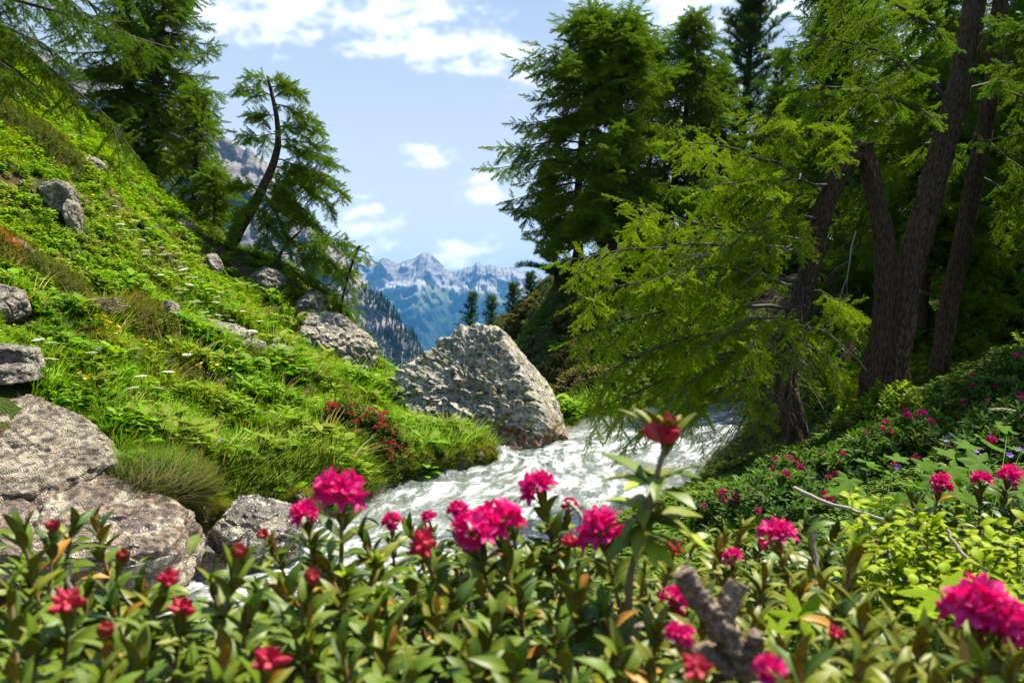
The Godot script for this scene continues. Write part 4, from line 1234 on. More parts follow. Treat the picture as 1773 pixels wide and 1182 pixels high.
	tree("larch_tree", [Vector3(-5.08, 2.79, -17), Vector3(-4.77, 3.38, -16.8), Vector3(-4.38, 3.73, -16.7)], 0.05, "low larch hanging below the leaning trunk over the rocks", lf.merged({"seed": 35, "tint": green, "size": 0.38, "gap": 0.06, "hang": 0.7, "sub": 0.5, "sub_gap": 0.18, "count": 0, "limbs": [
		[Vector3(-4.77, 3.26, -16.8), Vector3(-3.83, 3.35, -16.4), Vector3(-3.19, 2.87, -16.2), 0.014], [Vector3(-4.89, 3.08, -16.8), Vector3(-3.93, 2.88, -16.3), Vector3(-3.23, 2.06, -16), 0.014], [Vector3(-4.95, 2.96, -16.8), Vector3(-4.26, 2.64, -16.2), Vector3(-3.9, 1.83, -15.9), 0.014], [Vector3(-4.62, 3.49, -16.7), Vector3(-3.71, 3.7, -16.4), Vector3(-3.23, 3.46, -16.3), 0.012], [Vector3(-4.92, 2.9, -16.8), Vector3(-4.72, 2.52, -16.2), Vector3(-4.44, 2, -16), 0.012], [Vector3(-4.83, 3.14, -16.8), Vector3(-5.16, 2.89, -16.5), Vector3(-5.22, 2.29, -16.3), 0.012]]}, true), "larches on the left slope")
	tree("larch_sapling", [Vector3(-3.39, 1.6, -15.8), Vector3(-3.34, 2.28, -15.8), Vector3(-3.15, 2.96, -15.8), Vector3(-2.99, 3.36, -15.8)], 0.025, "thin sparse sapling leaning out before the grey mountain", lf.merged({"seed": 36, "tint": green, "size": 0.24, "gap": 0.13, "count": 16, "len": 0.55, "start": 0.15, "low": 10.0, "high": 30.0, "up": 0.0}, true))
	tree("larch_tree", [Vector3(-6.21, 1.26, -6.6), Vector3(-6.06, 3.15, -6.6), Vector3(-5.86, 5.01, -6.6), Vector3(-5.76, 6.83, -6.6)], 0.2, "larch beside the slabs whose dark branches overhang the slope", near.merged({"seed": 37, "tint": Color(0.115, 0.2, 0.015), "size": 0.34, "gap": 0.08, "sub": 0.5, "sub_gap": 0.2, "hang": 0.45, "limbs": [
		[Vector3(-5.92, 4.82, -6.6), Vector3(-3.87, 4.52, -6.3), Vector3(-2.87, 3.24, -6.2), 0.03], [Vector3(-5.89, 4.96, -6.6), Vector3(-3.66, 4.52, -6.4), Vector3(-2.71, 4.12, -6.5), 0.028], [Vector3(-5.92, 4.73, -6.6), Vector3(-4.02, 4.4, -6), Vector3(-3.21, 3.82, -5.9), 0.026], [Vector3(-5.95, 4.55, -6.6), Vector3(-4.16, 4.31, -6.2), Vector3(-3.54, 3.65, -6.2), 0.022],
		[Vector3(-5.89, 5.1, -6.6), Vector3(-3.89, 4.78, -6.2), Vector3(-2.93, 4.18, -6.1), 0.026], [Vector3(-5.87, 5.19, -6.6), Vector3(-4.36, 5.24, -6.8), Vector3(-3.66, 4.56, -7), 0.026], [Vector3(-5.92, 4.64, -6.6), Vector3(-4.89, 4.7, -7), Vector3(-4.22, 4.48, -7.2), 0.02], [Vector3(-5.87, 5.24, -6.6), Vector3(-3.5, 4.99, -6), Vector3(-2.57, 4.32, -5.8), 0.026], [Vector3(-5.95, 4.46, -6.6), Vector3(-3.98, 4.08, -5.8), Vector3(-3.41, 3.65, -5.6), 0.02]]}, true), "near larch on the left bank")

	# ---- the wood on the grey mountain, too far to count
	rng.seed = 300
	var fir := MB.new()
	for k in 4:
		var y0 := k * 0.22 + 0.08
		var r := 0.2 * (1.0 - k * 0.22)
		for j in 7:
			var a := TAU * j / 7.0
			var b := TAU * (j + 1) / 7.0
			fir.face(Vector3(cos(a) * r, y0, sin(a) * r), Vector3(0, y0 + 0.34, 0), Vector3(cos(b) * r, y0, sin(b) * r), Color.WHITE)
	var places := []
	var tints := []
	for k in 9000:
		var id := rng.randi_range(0, near_mountain.v.size() - 400)
		var p := near_mountain.v[id]
		if p.y > 120.0 or p.y < -420.0 or near_mountain.n[id].y < 0.12:
			continue
		if noise_b.get_noise_2d(p.x * 0.011 + 40.0, p.y * 0.02) < -0.12 + p.y * 0.0012:
			continue
		var s := rr(6.0, 13.0)
		places.append(Transform3D(Basis.from_scale(Vector3(s, s, s)), p))
		tints.append(jig(Color(0.03, 0.05, 0.022), 0.3))
	var w := many("forest", fir.mesh(M.pine_needle), places, tints, self)
	tag(w, "scattered conifer forest on the steep grey mountain flank", "forest")

# ---------------------------------------------------------------- meadow and shrubs
func blade(mb: MB, p: Vector3, d: Vector3, h: float, w: float, bend: float, col: Color) -> void:
	var out := Vector3(d.x, 0, d.z).normalized()
	var across := Vector3(-out.z, 0, out.x) * w
	var n := Vector3(out.x, 0.6, out.z).normalized()
	var prev := -1
	var q := p
	for k in 4:
		var t := k / 3.0
		q = p + Vector3(out.x * bend * t * t, h * (t - bend * 0.25 * t * t / maxf(h, 0.01) * h), out.z * bend * t * t)
		var ww := across * (1.0 - t * 0.9)
		var a := mb.vert(q - ww, n, col)
		mb.vert(q + ww, n, col)
		if prev >= 0:
			mb.tri(prev, a, prev + 1)
			mb.tri(prev + 1, a, a + 1)
		prev = a

func grass_mesh(count: int, width: float, spread: float, bend: float, seed_: int, dry := 0.1) -> ArrayMesh:
	var mb := MB.new()
	rng.seed = seed_
	for k in count:
		var a := rr(0, TAU)
		var r := sqrt(rng.randf()) * spread
		var col := jig(Color(1, 1, 1), 0.3)
		if rng.randf() < dry:
			col = Color(2.2, 1.25, 3.0)
		blade(mb, Vector3(cos(a) * r, 0, sin(a) * r), Vector3(cos(a) + rr(-0.6, 0.6), 0, sin(a) + rr(-0.6, 0.6)), rr(0.5, 1.0), width * rr(0.7, 1.2), bend * rr(0.2, 1.3), col)
	return mb.mesh(M.grass)

func simple_leaf(mb: MB, p: Vector3, d: Vector3, up: Vector3, l: float, w: float, col: Color, fold := 0.25) -> void:
	var x := d.normalized()
	var z := x.cross(up)
	z = z.normalized() if z.length() > 0.01 else Vector3.RIGHT
	var y := z.cross(x)
	var a := p
	var m := p + x * l * 0.5 + y * l * 0.04
	var t := p + x * l - y * l * 0.06
	for s in [-1.0, 1.0]:
		var e: Vector3 = p + x * l * 0.3 + z * s * w * 0.85 + y * fold * w
		var f: Vector3 = p + x * l * 0.7 + z * s * w * 0.8 + y * fold * w * 0.8
		if s > 0.0:
			mb.face(a, m, e, col)
			mb.face(e, m, f, col)
			mb.face(f, m, t, col)
		else:
			mb.face(a, e, m, col)
			mb.face(e, f, m, col)
			mb.face(f, t, m, col)

func herb_mesh(leaves: int, l: float, w: float, seed_: int, flat := 0.5) -> ArrayMesh:
	var mb := MB.new()
	rng.seed = seed_
	for k in leaves:
		var a := k * 2.4 + rr(-0.4, 0.4)
		var h := rr(0.05, 0.8)
		var d := Vector3(cos(a), rr(0.1, 1.0) * (1.0 - flat) + 0.1, sin(a))
		simple_leaf(mb, Vector3(cos(a) * 0.12, h, sin(a) * 0.12), d, Vector3.UP, l * rr(0.7, 1.2), w * rr(0.8, 1.2), jig(Color(1, 1, 1), 0.25))
	return mb.mesh(M.soft_leaf)

# a sprig of needles or small leaves standing along +y
func sprig_mesh(leaves: int, l: float, w: float, seed_: int, material: Material, rise := 0.7, wood := Color(0.9, 0.6, 1.0)) -> ArrayMesh:
	var mb := MB.new()
	rng.seed = seed_
	mb.face(Vector3(-0.015, 0, 0), Vector3(0, 0.8, 0), Vector3(0.015, 0, 0), wood)
	for k in leaves:
		var t := (k + 0.5) / leaves
		var a := k * 2.39996
		var d := Vector3(cos(a), lerpf(0.2, 1.3, t) * rise + rr(-0.15, 0.15), sin(a))
		var p := Vector3(0, lerpf(0.1, 0.85, t), 0)
		simple_leaf(mb, p, d, Vector3.UP, l * rr(0.75, 1.1), w, jig(Color(1, 1, 1), 0.22))
	return mb.mesh(material)

func frond_mesh(seed_: int) -> ArrayMesh:
	var mb := MB.new()
	rng.seed = seed_
	for f in 9:
		var a := f * 0.7 + rr(-0.2, 0.2)
		var out := Vector3(cos(a), 0, sin(a))
		for j in 16:
			var t := j / 16.0
			var p := out * t * 0.75 + Vector3.UP * (0.95 * t - 0.55 * t * t)
			var l := 0.22 * sin(PI * clampf(t * 0.9 + 0.1, 0, 1)) + 0.03
			for s in [-1.0, 1.0]:
				var d: Vector3 = Vector3(-out.z, 0, out.x) * s + out * 0.5
				simple_leaf(mb, p, d, Vector3.UP, l, l * 0.16, jig(Color(1, 1, 1), 0.15), 0.0)
	return mb.mesh(M.soft_leaf)

# a mound of sprigs on stems
func shrub(called: String, at: Vector3, size: Vector3, sprig: Mesh, count: int, scale_: float, tint: Color, label: String, group := "", seed_ := 1, spread := 0.5) -> Node3D:
	rng.seed = seed_
	var t := thing(called, at, label, "shrub", group)
	var wood := MB.new()
	var places := []
	var tints := []
	for k in count:
		var u := rr(0.0, 1.0)
		var a := k * 2.39996 + rr(-0.3, 0.3)
		var el := acos(1.0 - u)
		var o := Vector3(sin(el) * cos(a), cos(el), sin(el) * sin(a))
		var lump := 1.0 + 0.28 * noise_a.get_noise_3dv(o * 1.7 + Vector3.ONE * seed_)
		var r := pow(rng.randf(), 0.3) * lump
		var p := o * size * r
		var x := at.x + p.x
		var z := at.z + p.z
		p.y += (ground(x, z) - at.y) * 0.8
		var up := (o * spread + Vector3.UP * rr(0.4, 1.0) + Vector3(rr(-0.5, 0.5), rr(-0.2, 0.3), rr(-0.5, 0.5))).normalized()
		var s := scale_ * rr(0.7, 1.25)
		places.append(Transform3D(upright(up, rr(0, TAU)) * Basis.from_scale(Vector3(s, s, s)), p - up * s * 0.5))
		tints.append(jig(tint, 0.25))
		if k % 9 == 0:
			var m := p * 0.55 + Vector3(rr(-0.05, 0.05), 0.0, rr(-0.05, 0.05))
			wood.tube([Vector3(rr(-0.1, 0.1) * size.x, -0.05, rr(-0.1, 0.1) * size.z), m, p], [0.012, 0.008, 0.003], 3, Color(0.12, 0.09, 0.07))
	part("stems", wood.mesh(M.twig), t)
	many("foliage", sprig, places, tints, t)
	return t

func blossom_mesh(seed_: int, petals: int, col: Color) -> ArrayMesh:
	var mb := MB.new()
	rng.seed = seed_
	for k in petals:
		var a := k * 2.39996
		var y := 1.0 - 1.1 * (k + 0.5) / petals
		var o := Vector3(cos(a) * sqrt(1.0 - y * y), y, sin(a) * sqrt(1.0 - y * y))
		for j in 3:
			var d := (o + Vector3(rr(-0.7, 0.7), rr(-0.7, 0.7), rr(-0.7, 0.7))).normalized()
			simple_leaf(mb, o * 0.35, d, o, rr(0.5, 0.75), 0.2, jig(col, 0.2))
	return mb.mesh(M.petal)

# a bush with countable flower heads on it
func flowering(bush: Node3D, size: Vector3, count: int, mesh: Mesh, scale_: float, seed_: int, lower := 0.1) -> void:
	rng.seed = seed_
	for k in count:
		var a := rr(0, TAU)
		var el := acos(rr(lower, 1.0))
		var o := Vector3(sin(el) * cos(a), cos(el), sin(el) * absf(sin(a)) if rng.randf() < 0.7 else sin(el) * sin(a))
		var p := o * size * rr(0.92, 1.08)
		p.y += (ground(bush.position.x + p.x, bush.position.z + p.z) - bush.position.y) * 0.8
		var s := scale_ * rr(0.7, 1.25)
		part("flower_head", mesh, bush, Transform3D(upright((o + Vector3.UP).normalized(), rr(0, TAU)) * Basis.from_scale(Vector3(s, s, s)), p))

func is_left(x: float, z: float) -> bool:
	if z < -15.0:
		return x < 0.2
	for k in LEFT_BANK.size() - 1:
		if z >= LEFT_BANK[k].y and z <= LEFT_BANK[k + 1].y:
			return x < lerpf(LEFT_BANK[k].x, LEFT_BANK[k + 1].x, inverse_lerp(LEFT_BANK[k].y, LEFT_BANK[k + 1].y, z))
	return false

var bare_spots := [] # where rock stands: x, z, radius

func make_meadow() -> void:
	var tuft := [grass_mesh(20, 0.022, 0.3, 0.55, 201), grass_mesh(26, 0.018, 0.4, 0.75, 202, 0.2), grass_mesh(16, 0.03, 0.35, 0.5, 203, 0.05)]
	var herb := [herb_mesh(16, 0.5, 0.14, 204), herb_mesh(22, 0.32, 0.13, 205, 0.8)]
	var places := [[], [], [], [], []]
	var tints := [[], [], [], [], []]
	rng.seed = 900
	for o in get_children():
		if o is MeshInstance3D and o.has_meta("category") and o.get_meta("category") in ["rock", "boulder"]:
			var box: AABB = o.mesh.get_aabb()
			bare_spots.append([o.position.x, o.position.z, (box.size.x + box.size.z) * 0.235])
	for k in 92000:
		var d := exp(rr(log(2.2), log(27.0)))
		var x := rr(-0.72, 0.72) * d
		var z := -sqrt(maxf(d * d * 0.98, 0.1))
		if k % 3 == 0 and x > 0.0:
			continue
		var sd := from_river(x, z)
		if sd < 0.12:
			continue
		var skip := false
		for b in bare_spots:
			if Vector2(x - b[0], (z - b[1]) * 1.0).length() < b[2]:
				skip = true
				break
		if skip:
			continue
		var left := is_left(x, z)
		var n1 := noise_a.get_noise_2d(x * 0.45, z * 0.45)
		var n2 := noise_b.get_noise_2d(x * 1.1 + 8.0, z * 1.1)
		if left and noise_a.get_noise_2d(x * 0.9 + 30.0, z * 0.9) > 0.34 and rng.randf() < 0.75:
			continue # bare earth
		var up := (slope_up(x, z) + Vector3.UP * 1.6).normalized()
		var kind := 0
		var size := rr(0.11, 0.2)
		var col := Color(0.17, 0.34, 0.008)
		var pick := rng.randf()
		var high := ground(x, z) > 2.0 - z * 0.03
		if left and not high:
			kind = 0 if pick < 0.3 else (1 if pick < 0.5 else (2 if pick < 0.6 else (3 if pick < 0.82 else 4)))
			size = rr(0.07, 0.22) * (0.65 + 1.1 * smoothstep(-0.3, 0.35, n2 - n1 * 0.4)) * (1.0 if kind < 3 else 0.75)
			col = col.lerp(Color(0.23, 0.38, 0.008), smoothstep(-0.2, 0.4, n1))
			if sd < 0.7:
				size *= 1.25
		elif left:
			kind = 4 if pick < 0.5 else (3 if pick < 0.62 else (0 if pick < 0.82 else 1))
			size = rr(0.1, 0.19) if kind != 3 else rr(0.1, 0.15)
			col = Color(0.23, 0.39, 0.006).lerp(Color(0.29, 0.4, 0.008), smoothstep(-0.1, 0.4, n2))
			size *= 0.85
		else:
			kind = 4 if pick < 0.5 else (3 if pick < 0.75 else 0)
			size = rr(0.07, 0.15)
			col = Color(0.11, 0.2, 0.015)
		if kind == 1 and rng.randf() < 0.12:
			col = Color(0.36, 0.28, 0.1)
			size *= 1.35
		if n2 > 0.34:
			col = col.lerp(Color(0.2, 0.17, 0.04), 0.4)
		size *= clampf(0.45 + d * 0.06, 0.5, 1.35)
		var wide := rr(0.9, 1.5)
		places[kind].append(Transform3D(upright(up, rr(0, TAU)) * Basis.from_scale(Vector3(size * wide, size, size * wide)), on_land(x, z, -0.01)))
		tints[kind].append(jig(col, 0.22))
	var names := ["grass", "grass", "grass", "weeds", "weeds"]
	var what := ["upright green meadow grass", "arching meadow grass mixed with dry stalks", "broad bladed grass in the meadow", "leafy meadow herbs between the grass", "low creeping herbs covering the ground"]
	for k in 5:
		var o := many(numbered(names[k]), tuft[k] if k < 3 else herb[k - 3], places[k], tints[k], self)
		tag(o, what[k], "grass" if k < 3 else "herbs")
	# grass hanging over the edge of the bank
	var bank_places := []
	var bank_tints := []
	var line := smooth_line(LEFT_BANK, 12)
	for k in line.size() - 1:
		if line[k].y < -11.4 or line[k].x < -3.0:
			continue
		var out := (line[k + 1] - line[k]).normalized()
		var water := Vector3(-out.y, 0, out.x)
		if from_river(line[k].x + water.x * 0.5, line[k].y + water.z * 0.5) > 0.0:
			water = -water
		for j in 7:
			var p := line[k] - Vector2(water.x, water.z) * rr(0.05, 0.5) + out * rr(-0.1, 0.1)
			var s := rr(0.2, 0.34)
			var up := (Vector3.UP * rr(0.5, 1.2) + water * rr(0.2, 1.0)).normalized()
			bank_places.append(Transform3D(upright(up, rr(0, TAU)) * Basis.from_scale(Vector3(s, s, s)), Vector3(p.x, maxf(ground(p.x, p.y), water_level(p.x, p.y) + 0.12), p.y)))
			bank_tints.append(jig(Color(0.17, 0.27, 0.01), 0.25))
	var edge := many(numbered("grass"), tuft[1], bank_places, bank_tints, self)
	tag(edge, "long grass hanging over the stream bank", "grass")

func make_tussocks() -> void:
	# a dome of old grass and cushions of moss on the bank
	rng.seed = 41
	var g := grass_mesh(30, 0.014, 0.3, 1.1, 211, 0.35)
	var t := thing("grass_tussock", Vector3(-3.12, 0.39, -6.9), "big domed grass tussock with dry straw overhanging the wet slab", "grass tussock")
	var core := stone(61, Vector3(0.34, 0.15, 0.3), 18, Color(0.07, 0.06, 0.035))
	var body := part("core", core, t, Transform3D(Basis(), Vector3(0, 0.08, 0)))
	body.material_override = M.earth
	var places := []
	var tints := []
	for k in 360:
		var a := rr(0, TAU)
		var y := rr(-0.25, 1.0)
		var o := Vector3(cos(a) * sqrt(1 - y * y), y, sin(a) * sqrt(1 - y * y))
		var s := rr(0.12, 0.34)
		places.append(Transform3D(upright((o + Vector3.UP * 0.35 + Vector3(rr(-0.4, 0.4), 0, rr(-0.4, 0.4))).normalized(), rr(0, TAU)) * Basis.from_scale(Vector3(s, s, s)), o * Vector3(0.34, 0.15, 0.3) + Vector3(0, 0.08, 0)))
		tints.append(jig(Color(0.11, 0.18, 0.015) if y > 0.35 else Color(0.16, 0.145, 0.05), 0.2))
	many("grass_blades", g, places, tints, t)
	var fuzz := grass_mesh(26, 0.03, 0.5, 0.4, 212, 0.1)
	var spots := [[650, 812, 9.7], [690, 806, 9.9], [728, 800, 10.2], [762, 800, 10.4], [795, 798, 10.6], [825, 795, 10.8], [620, 835, 9.2], [840, 790, 11.0]]
	var words := ["moss cushion below the red flowering bush", "moss cushion hanging over dark undercut bank", "yellow green moss cushion midway along the bank", "small moss cushion on the bank edge", "round moss cushion close to the boulder", "moss cushion touching the boulder foot", "moss cushion where the grass bank bends", "last moss cushion squeezed against the boulder"]
	var at := [Vector3(-1.66, 0.13, -9.7), Vector3(-1.41, 0.13, -9.9), Vector3(-1.17, 0.12, -10.2), Vector3(-0.94, 0.09, -10.4), Vector3(-0.7, 0.06, -10.6), Vector3(-0.48, 0.05, -10.8), Vector3(-1.77, 0.07, -9.2), Vector3(-0.37, 0.05, -11)]
	for i in at.size():
		moss(at[i], Vector3(rr(0.16, 0.24), rr(0.16, 0.22), 0.2), fuzz, words[i], i)
	moss(Vector3(-2.82, 0.18, -7.2), Vector3(0.2, 0.13, 0.18), fuzz, "bright yellow moss between tussock and wet rounded rock", 20)
	moss(Vector3(-2.96, 0.28, -7.1), Vector3(0.12, 0.1, 0.12), fuzz, "small yellow moss lump under the tussock", 21)
	moss(Vector3(-2.65, 0.19, -7.3), Vector3(0.14, 0.1, 0.14), fuzz, "dripping moss against the wet rounded rock", 22)
	moss(Vector3(-2.12, 0.06, -8), Vector3(0.2, 0.2, 0.18), fuzz, "mossy lump of turf behind the wet rounded rock", 23)

func moss(p: Vector3, size: Vector3, fuzz: Mesh, label: String, seed_: int) -> void:
	rng.seed = 700 + seed_
	var m := thing("moss_cushion", p, label, "moss", "moss cushions along the stream")
	part("core", stone(80 + seed_, size * 0.92, 12, Color(0.06, 0.07, 0.015)), m)
	var pl := []
	var ti := []
	for k in 260:
		var a := rr(0, TAU)
		var y := rr(-0.5, 1.0)
		var o := Vector3(cos(a) * sqrt(1 - y * y), y, sin(a) * sqrt(1 - y * y))
		var s := rr(0.035, 0.075)
		pl.append(Transform3D(upright((o + Vector3.UP * 0.3).normalized(), rr(0, TAU)) * Basis.from_scale(Vector3(s, s, s)), o * size * 0.9))
		ti.append(jig(Color(0.2, 0.23, 0.008), 0.3))
	many("fuzz", fuzz, pl, ti, m)

func make_shrubs() -> void:
	var juniper := sprig_mesh(18, 0.42, 0.045, 221, M.needle, 1.0)
	var rosette := sprig_mesh(12, 0.62, 0.12, 222, M.bush_leaf, 0.8)
	var small_leaf := sprig_mesh(14, 0.36, 0.11, 223, M.soft_leaf, 0.6)
	S.rosette = rosette
	S.small_leaf = small_leaf
	var olive := Color(0.15, 0.14, 0.03)
	var g := "junipers on the sunny slope"
	shrub("juniper_bush", on_land(-4.85, -10.6), Vector3(0.62, 0.34, 0.5), juniper, 900, 0.085, olive, "spreading olive juniper beside the upright beige stone", g, 1)
	shrub("juniper_bush", on_land(-4.3, -10.0), Vector3(0.4, 0.2, 0.4), juniper, 500, 0.08, Color(0.13, 0.135, 0.03), "low juniper mat in front of the upright beige stone", g, 2)
	shrub("juniper_bush", on_land(-3.3, -11.4), Vector3(0.55, 0.22, 0.45), juniper, 700, 0.085, Color(0.15, 0.16, 0.025), "juniper mat below the low grey stones", g, 3)
	shrub("juniper_bush", on_land(-2.65, -11.7), Vector3(0.55, 0.22, 0.45), juniper, 700, 0.085, Color(0.17, 0.16, 0.025), "yellowish juniper mat in the middle of the meadow", g, 4)
	shrub("juniper_bush", on_land(-2.15, -11.8), Vector3(0.4, 0.2, 0.4), juniper, 500, 0.085, Color(0.16, 0.18, 0.02), "juniper mat nearest the boulder", g, 5)
	shrub("juniper_bush", on_land(-7.9, -13.4), Vector3(0.85, 0.35, 0.7), juniper, 900, 0.11, Color(0.09, 0.1, 0.025), "dark juniper spreading above the cracked pale rock", g, 6)
	shrub("juniper_bush", on_land(-8.4, -13.0), Vector3(0.6, 0.3, 0.6), juniper, 600, 0.11, Color(0.1, 0.11, 0.025), "dark juniper higher up next to the spreading one", g, 7)
	shrub("juniper_bush", on_land(-5.9, -10.2), Vector3(0.55, 0.3, 0.5), juniper, 700, 0.09, Color(0.12, 0.13, 0.03), "juniper with dead sticks beside the brown twig heap", g, 8)
	shrub("juniper_bush", on_land(-6.3, -9.6), Vector3(0.4, 0.25, 0.4), juniper, 500, 0.09, Color(0.14, 0.13, 0.03), "juniper behind the green ferns", g, 9)
	shrub("dead_juniper", on_land(-4.75, -9.4), Vector3(0.26, 0.1, 0.2), juniper, 160, 0.075, Color(0.36, 0.16, 0.03), "rusty orange dead juniper twig in the grass", "", 10)
	shrub("dead_juniper", on_land(-6.2, -9.9, 0.1), Vector3(0.2, 0.25, 0.2), juniper, 160, 0.08, Color(0.34, 0.13, 0.03), "rusty orange dead juniper at the slope border", "", 11)
	var fern := frond_mesh(231)
	var fs := [[-5.15, -8.9, 0.3, "bright green fern by the rounded grey rock"], [-4.95, -9.4, 0.24, "bright green fern behind the other one"], [-4.2, -8.4, 0.26, "dark green feathery plant near the dead orange twig"]]
	for f in fs:
		var o := solo("fern", fern, on_land(f[0], f[1], -0.02), f[3], "fern", "ferns on the slope")
		o.scale = Vector3.ONE * float(f[2])
		o.material_override = tinted(Color(0.08, 0.2, 0.015))
	# brown heap of dead twigs
	rng.seed = 43
	var heap := MB.new()
	for k in 130:
		var a := rr(0, TAU)
		var c := Vector3(rr(-0.2, 0.2), rr(0.0, 0.16), rr(-0.2, 0.2))
		var d := Vector3(cos(a), rr(-0.3, 0.3), sin(a)) * rr(0.08, 0.2)
		heap.tube([c - d, c + Vector3(0, 0.02, 0), c + d], [0.005, 0.005, 0.002], 3, jig(Color(0.17, 0.12, 0.09), 0.3))
	solo("twig_heap", heap.mesh(M.twig), on_land(-5.15, -10.0, 0.05), "heap of dead brown twigs on the slope", "twigs")

	# bushes with flowers
	var red := blossom_mesh(241, 9, Color(0.5, 0.03, 0.06))
	var magenta := blossom_mesh(242, 10, Color(0.5, 0.02, 0.17))
	S.magenta = magenta
	var b := shrub("rhododendron_bush", on_land(-1.8, -9.9, 0.1), Vector3(0.62, 0.4, 0.34), rosette, 520, 0.11, Color(0.12, 0.14, 0.025), "red flowering alpine rose on the grassy bank before the boulder", "", 50)
	flowering(b, Vector3(0.62, 0.44, 0.36), 46, red, 0.038, 51, 0.35)
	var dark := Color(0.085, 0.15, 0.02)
	var rb := [
		[5.0, -8.0, Vector3(0.95, 0.5, 0.6), 900, 30, "wide alpine rose with magenta flowers below the thick larch trunk"],
		[3.3, -6.9, Vector3(0.75, 0.4, 0.55), 700, 22, "alpine rose with magenta flowers below the arched stem"],
		[2.55, -7.0, Vector3(0.5, 0.34, 0.45), 460, 12, "alpine rose next to the dead twigs at the water"],
		[5.9, -9.0, Vector3(0.6, 0.4, 0.5), 460, 10, "alpine rose between the two leaning trunks"],
		[1.75, -5.5, Vector3(0.55, 0.32, 0.5), 420, 10, "dark alpine rose above the hidden near shore"],
		[4.2, -6.2, Vector3(0.8, 0.34, 0.6), 600, 12, "shaded alpine rose behind the broad leaves"],
		[6.9, -8.6, Vector3(0.7, 0.4, 0.6), 460, 10, "alpine rose past the thin leaning trunk"],
		[2.4, -4.2, Vector3(0.6, 0.3, 0.5), 420, 6, "shaded alpine rose behind the round leaved bilberry"],
	]
	for i in rb.size():
		var e: Array = rb[i]
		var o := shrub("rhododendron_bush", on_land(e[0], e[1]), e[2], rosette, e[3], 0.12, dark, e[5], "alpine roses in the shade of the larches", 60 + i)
		flowering(o, e[2] * 1.06, e[4], magenta, 0.042, 80 + i, 0.15)
	var lime := Color(0.2, 0.3, 0.013)
	var gb := [
		[4.1, -8.9, Vector3(0.5, 0.4, 0.4), 420, lime, "lime green bush between arched stem and thick trunk"], [5.3, -11.6, Vector3(0.9, 0.6, 0.6), 600, lime, "sunlit bush behind the thick larch trunk"], [7.4, -10.4, Vector3(0.8, 0.5, 0.6), 500, lime, "sunlit green bush beyond the leaning trunks"],
		[4.6, -12.6, Vector3(1.0, 0.7, 0.7), 600, Color(0.09, 0.17, 0.015), "green bush seen through the arch"], [6.6, -13.2, Vector3(1.1, 0.9, 0.8), 700, Color(0.08, 0.16, 0.015), "tall green bush behind the leaning trunks"], [8.6, -12.0, Vector3(1.0, 0.8, 0.8), 600, Color(0.07, 0.14, 0.018), "green bush at the rim of the wood"],
	]
	for i in gb.size():
		var e: Array = gb[i]
		shrub("leafy_bush", on_land(e[0], e[1]), e[2], small_leaf, e[3], 0.16, e[4], e[5], "leafy bushes under the larches", 100 + i)
	# dark bushes on the shaded far bank
	rng.seed = 47
	var hb := [
		[1.5, -17.0, 0.7, "dark bush right behind the boulder"], [2.4, -16.6, 0.6, "dark bush above the far shore stones"], [3.4, -16.9, 0.7, "dark bush behind the larch tips"], [4.6, -17.2, 0.8, "dark bush at the bend of the stream"], [1.3, -18.6, 0.8, "second dark bush up the slope behind the boulder"],
		[2.5, -18.6, 0.8, "dark bush halfway up the far bank"], [3.8, -18.9, 0.9, "broad dark bush halfway up behind the larch tips"], [5.3, -18.9, 0.9, "dark bush above the bend of the stream"], [1.9, -20.6, 0.9, "bush below the broad larch"], [3.5, -21.0, 0.9, "bush below the round crowned larch"], [5.2, -21.2, 1.0, "bush below the slim larch"],
		[0.7, -22.5, 0.8, "bush on the shaded edge of the spur"], [0.2, -25.5, 0.7, "low bush between the small pines"], [7.2, -19.5, 1.0, "bush below the tall stone pine"], [9.2, -19.0, 1.0, "bush behind the arch high on the bank"], [11.0, -18.0, 1.0, "bush far back under the leaning trunks"], [6.8, -16.4, 0.9, "bush upstream behind the arch"], [9.0, -15.6, 0.9, "bush upstream behind the leaning trunks"],
	]
	for i in hb.size():
		var e: Array = hb[i]
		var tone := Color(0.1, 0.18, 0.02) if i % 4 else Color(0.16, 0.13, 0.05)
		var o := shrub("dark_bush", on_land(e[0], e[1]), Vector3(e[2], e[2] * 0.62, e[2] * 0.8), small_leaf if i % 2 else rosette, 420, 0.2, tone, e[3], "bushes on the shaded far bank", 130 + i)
		if i in [2, 6, 9, 14]:
			flowering(o, Vector3(e[2], e[2] * 0.62, e[2] * 0.8), 7, magenta, 0.06, 170 + i, 0.2)

func tinted(c: Color) -> StandardMaterial3D:
	var key := "tint %s" % c
	if not M.has(key):
		var m: StandardMaterial3D = M.soft_leaf.duplicate()
		m.metallic_specular = 0.12
		m.albedo_color = c.linear_to_srgb()
		M[key] = m
	return M[key]

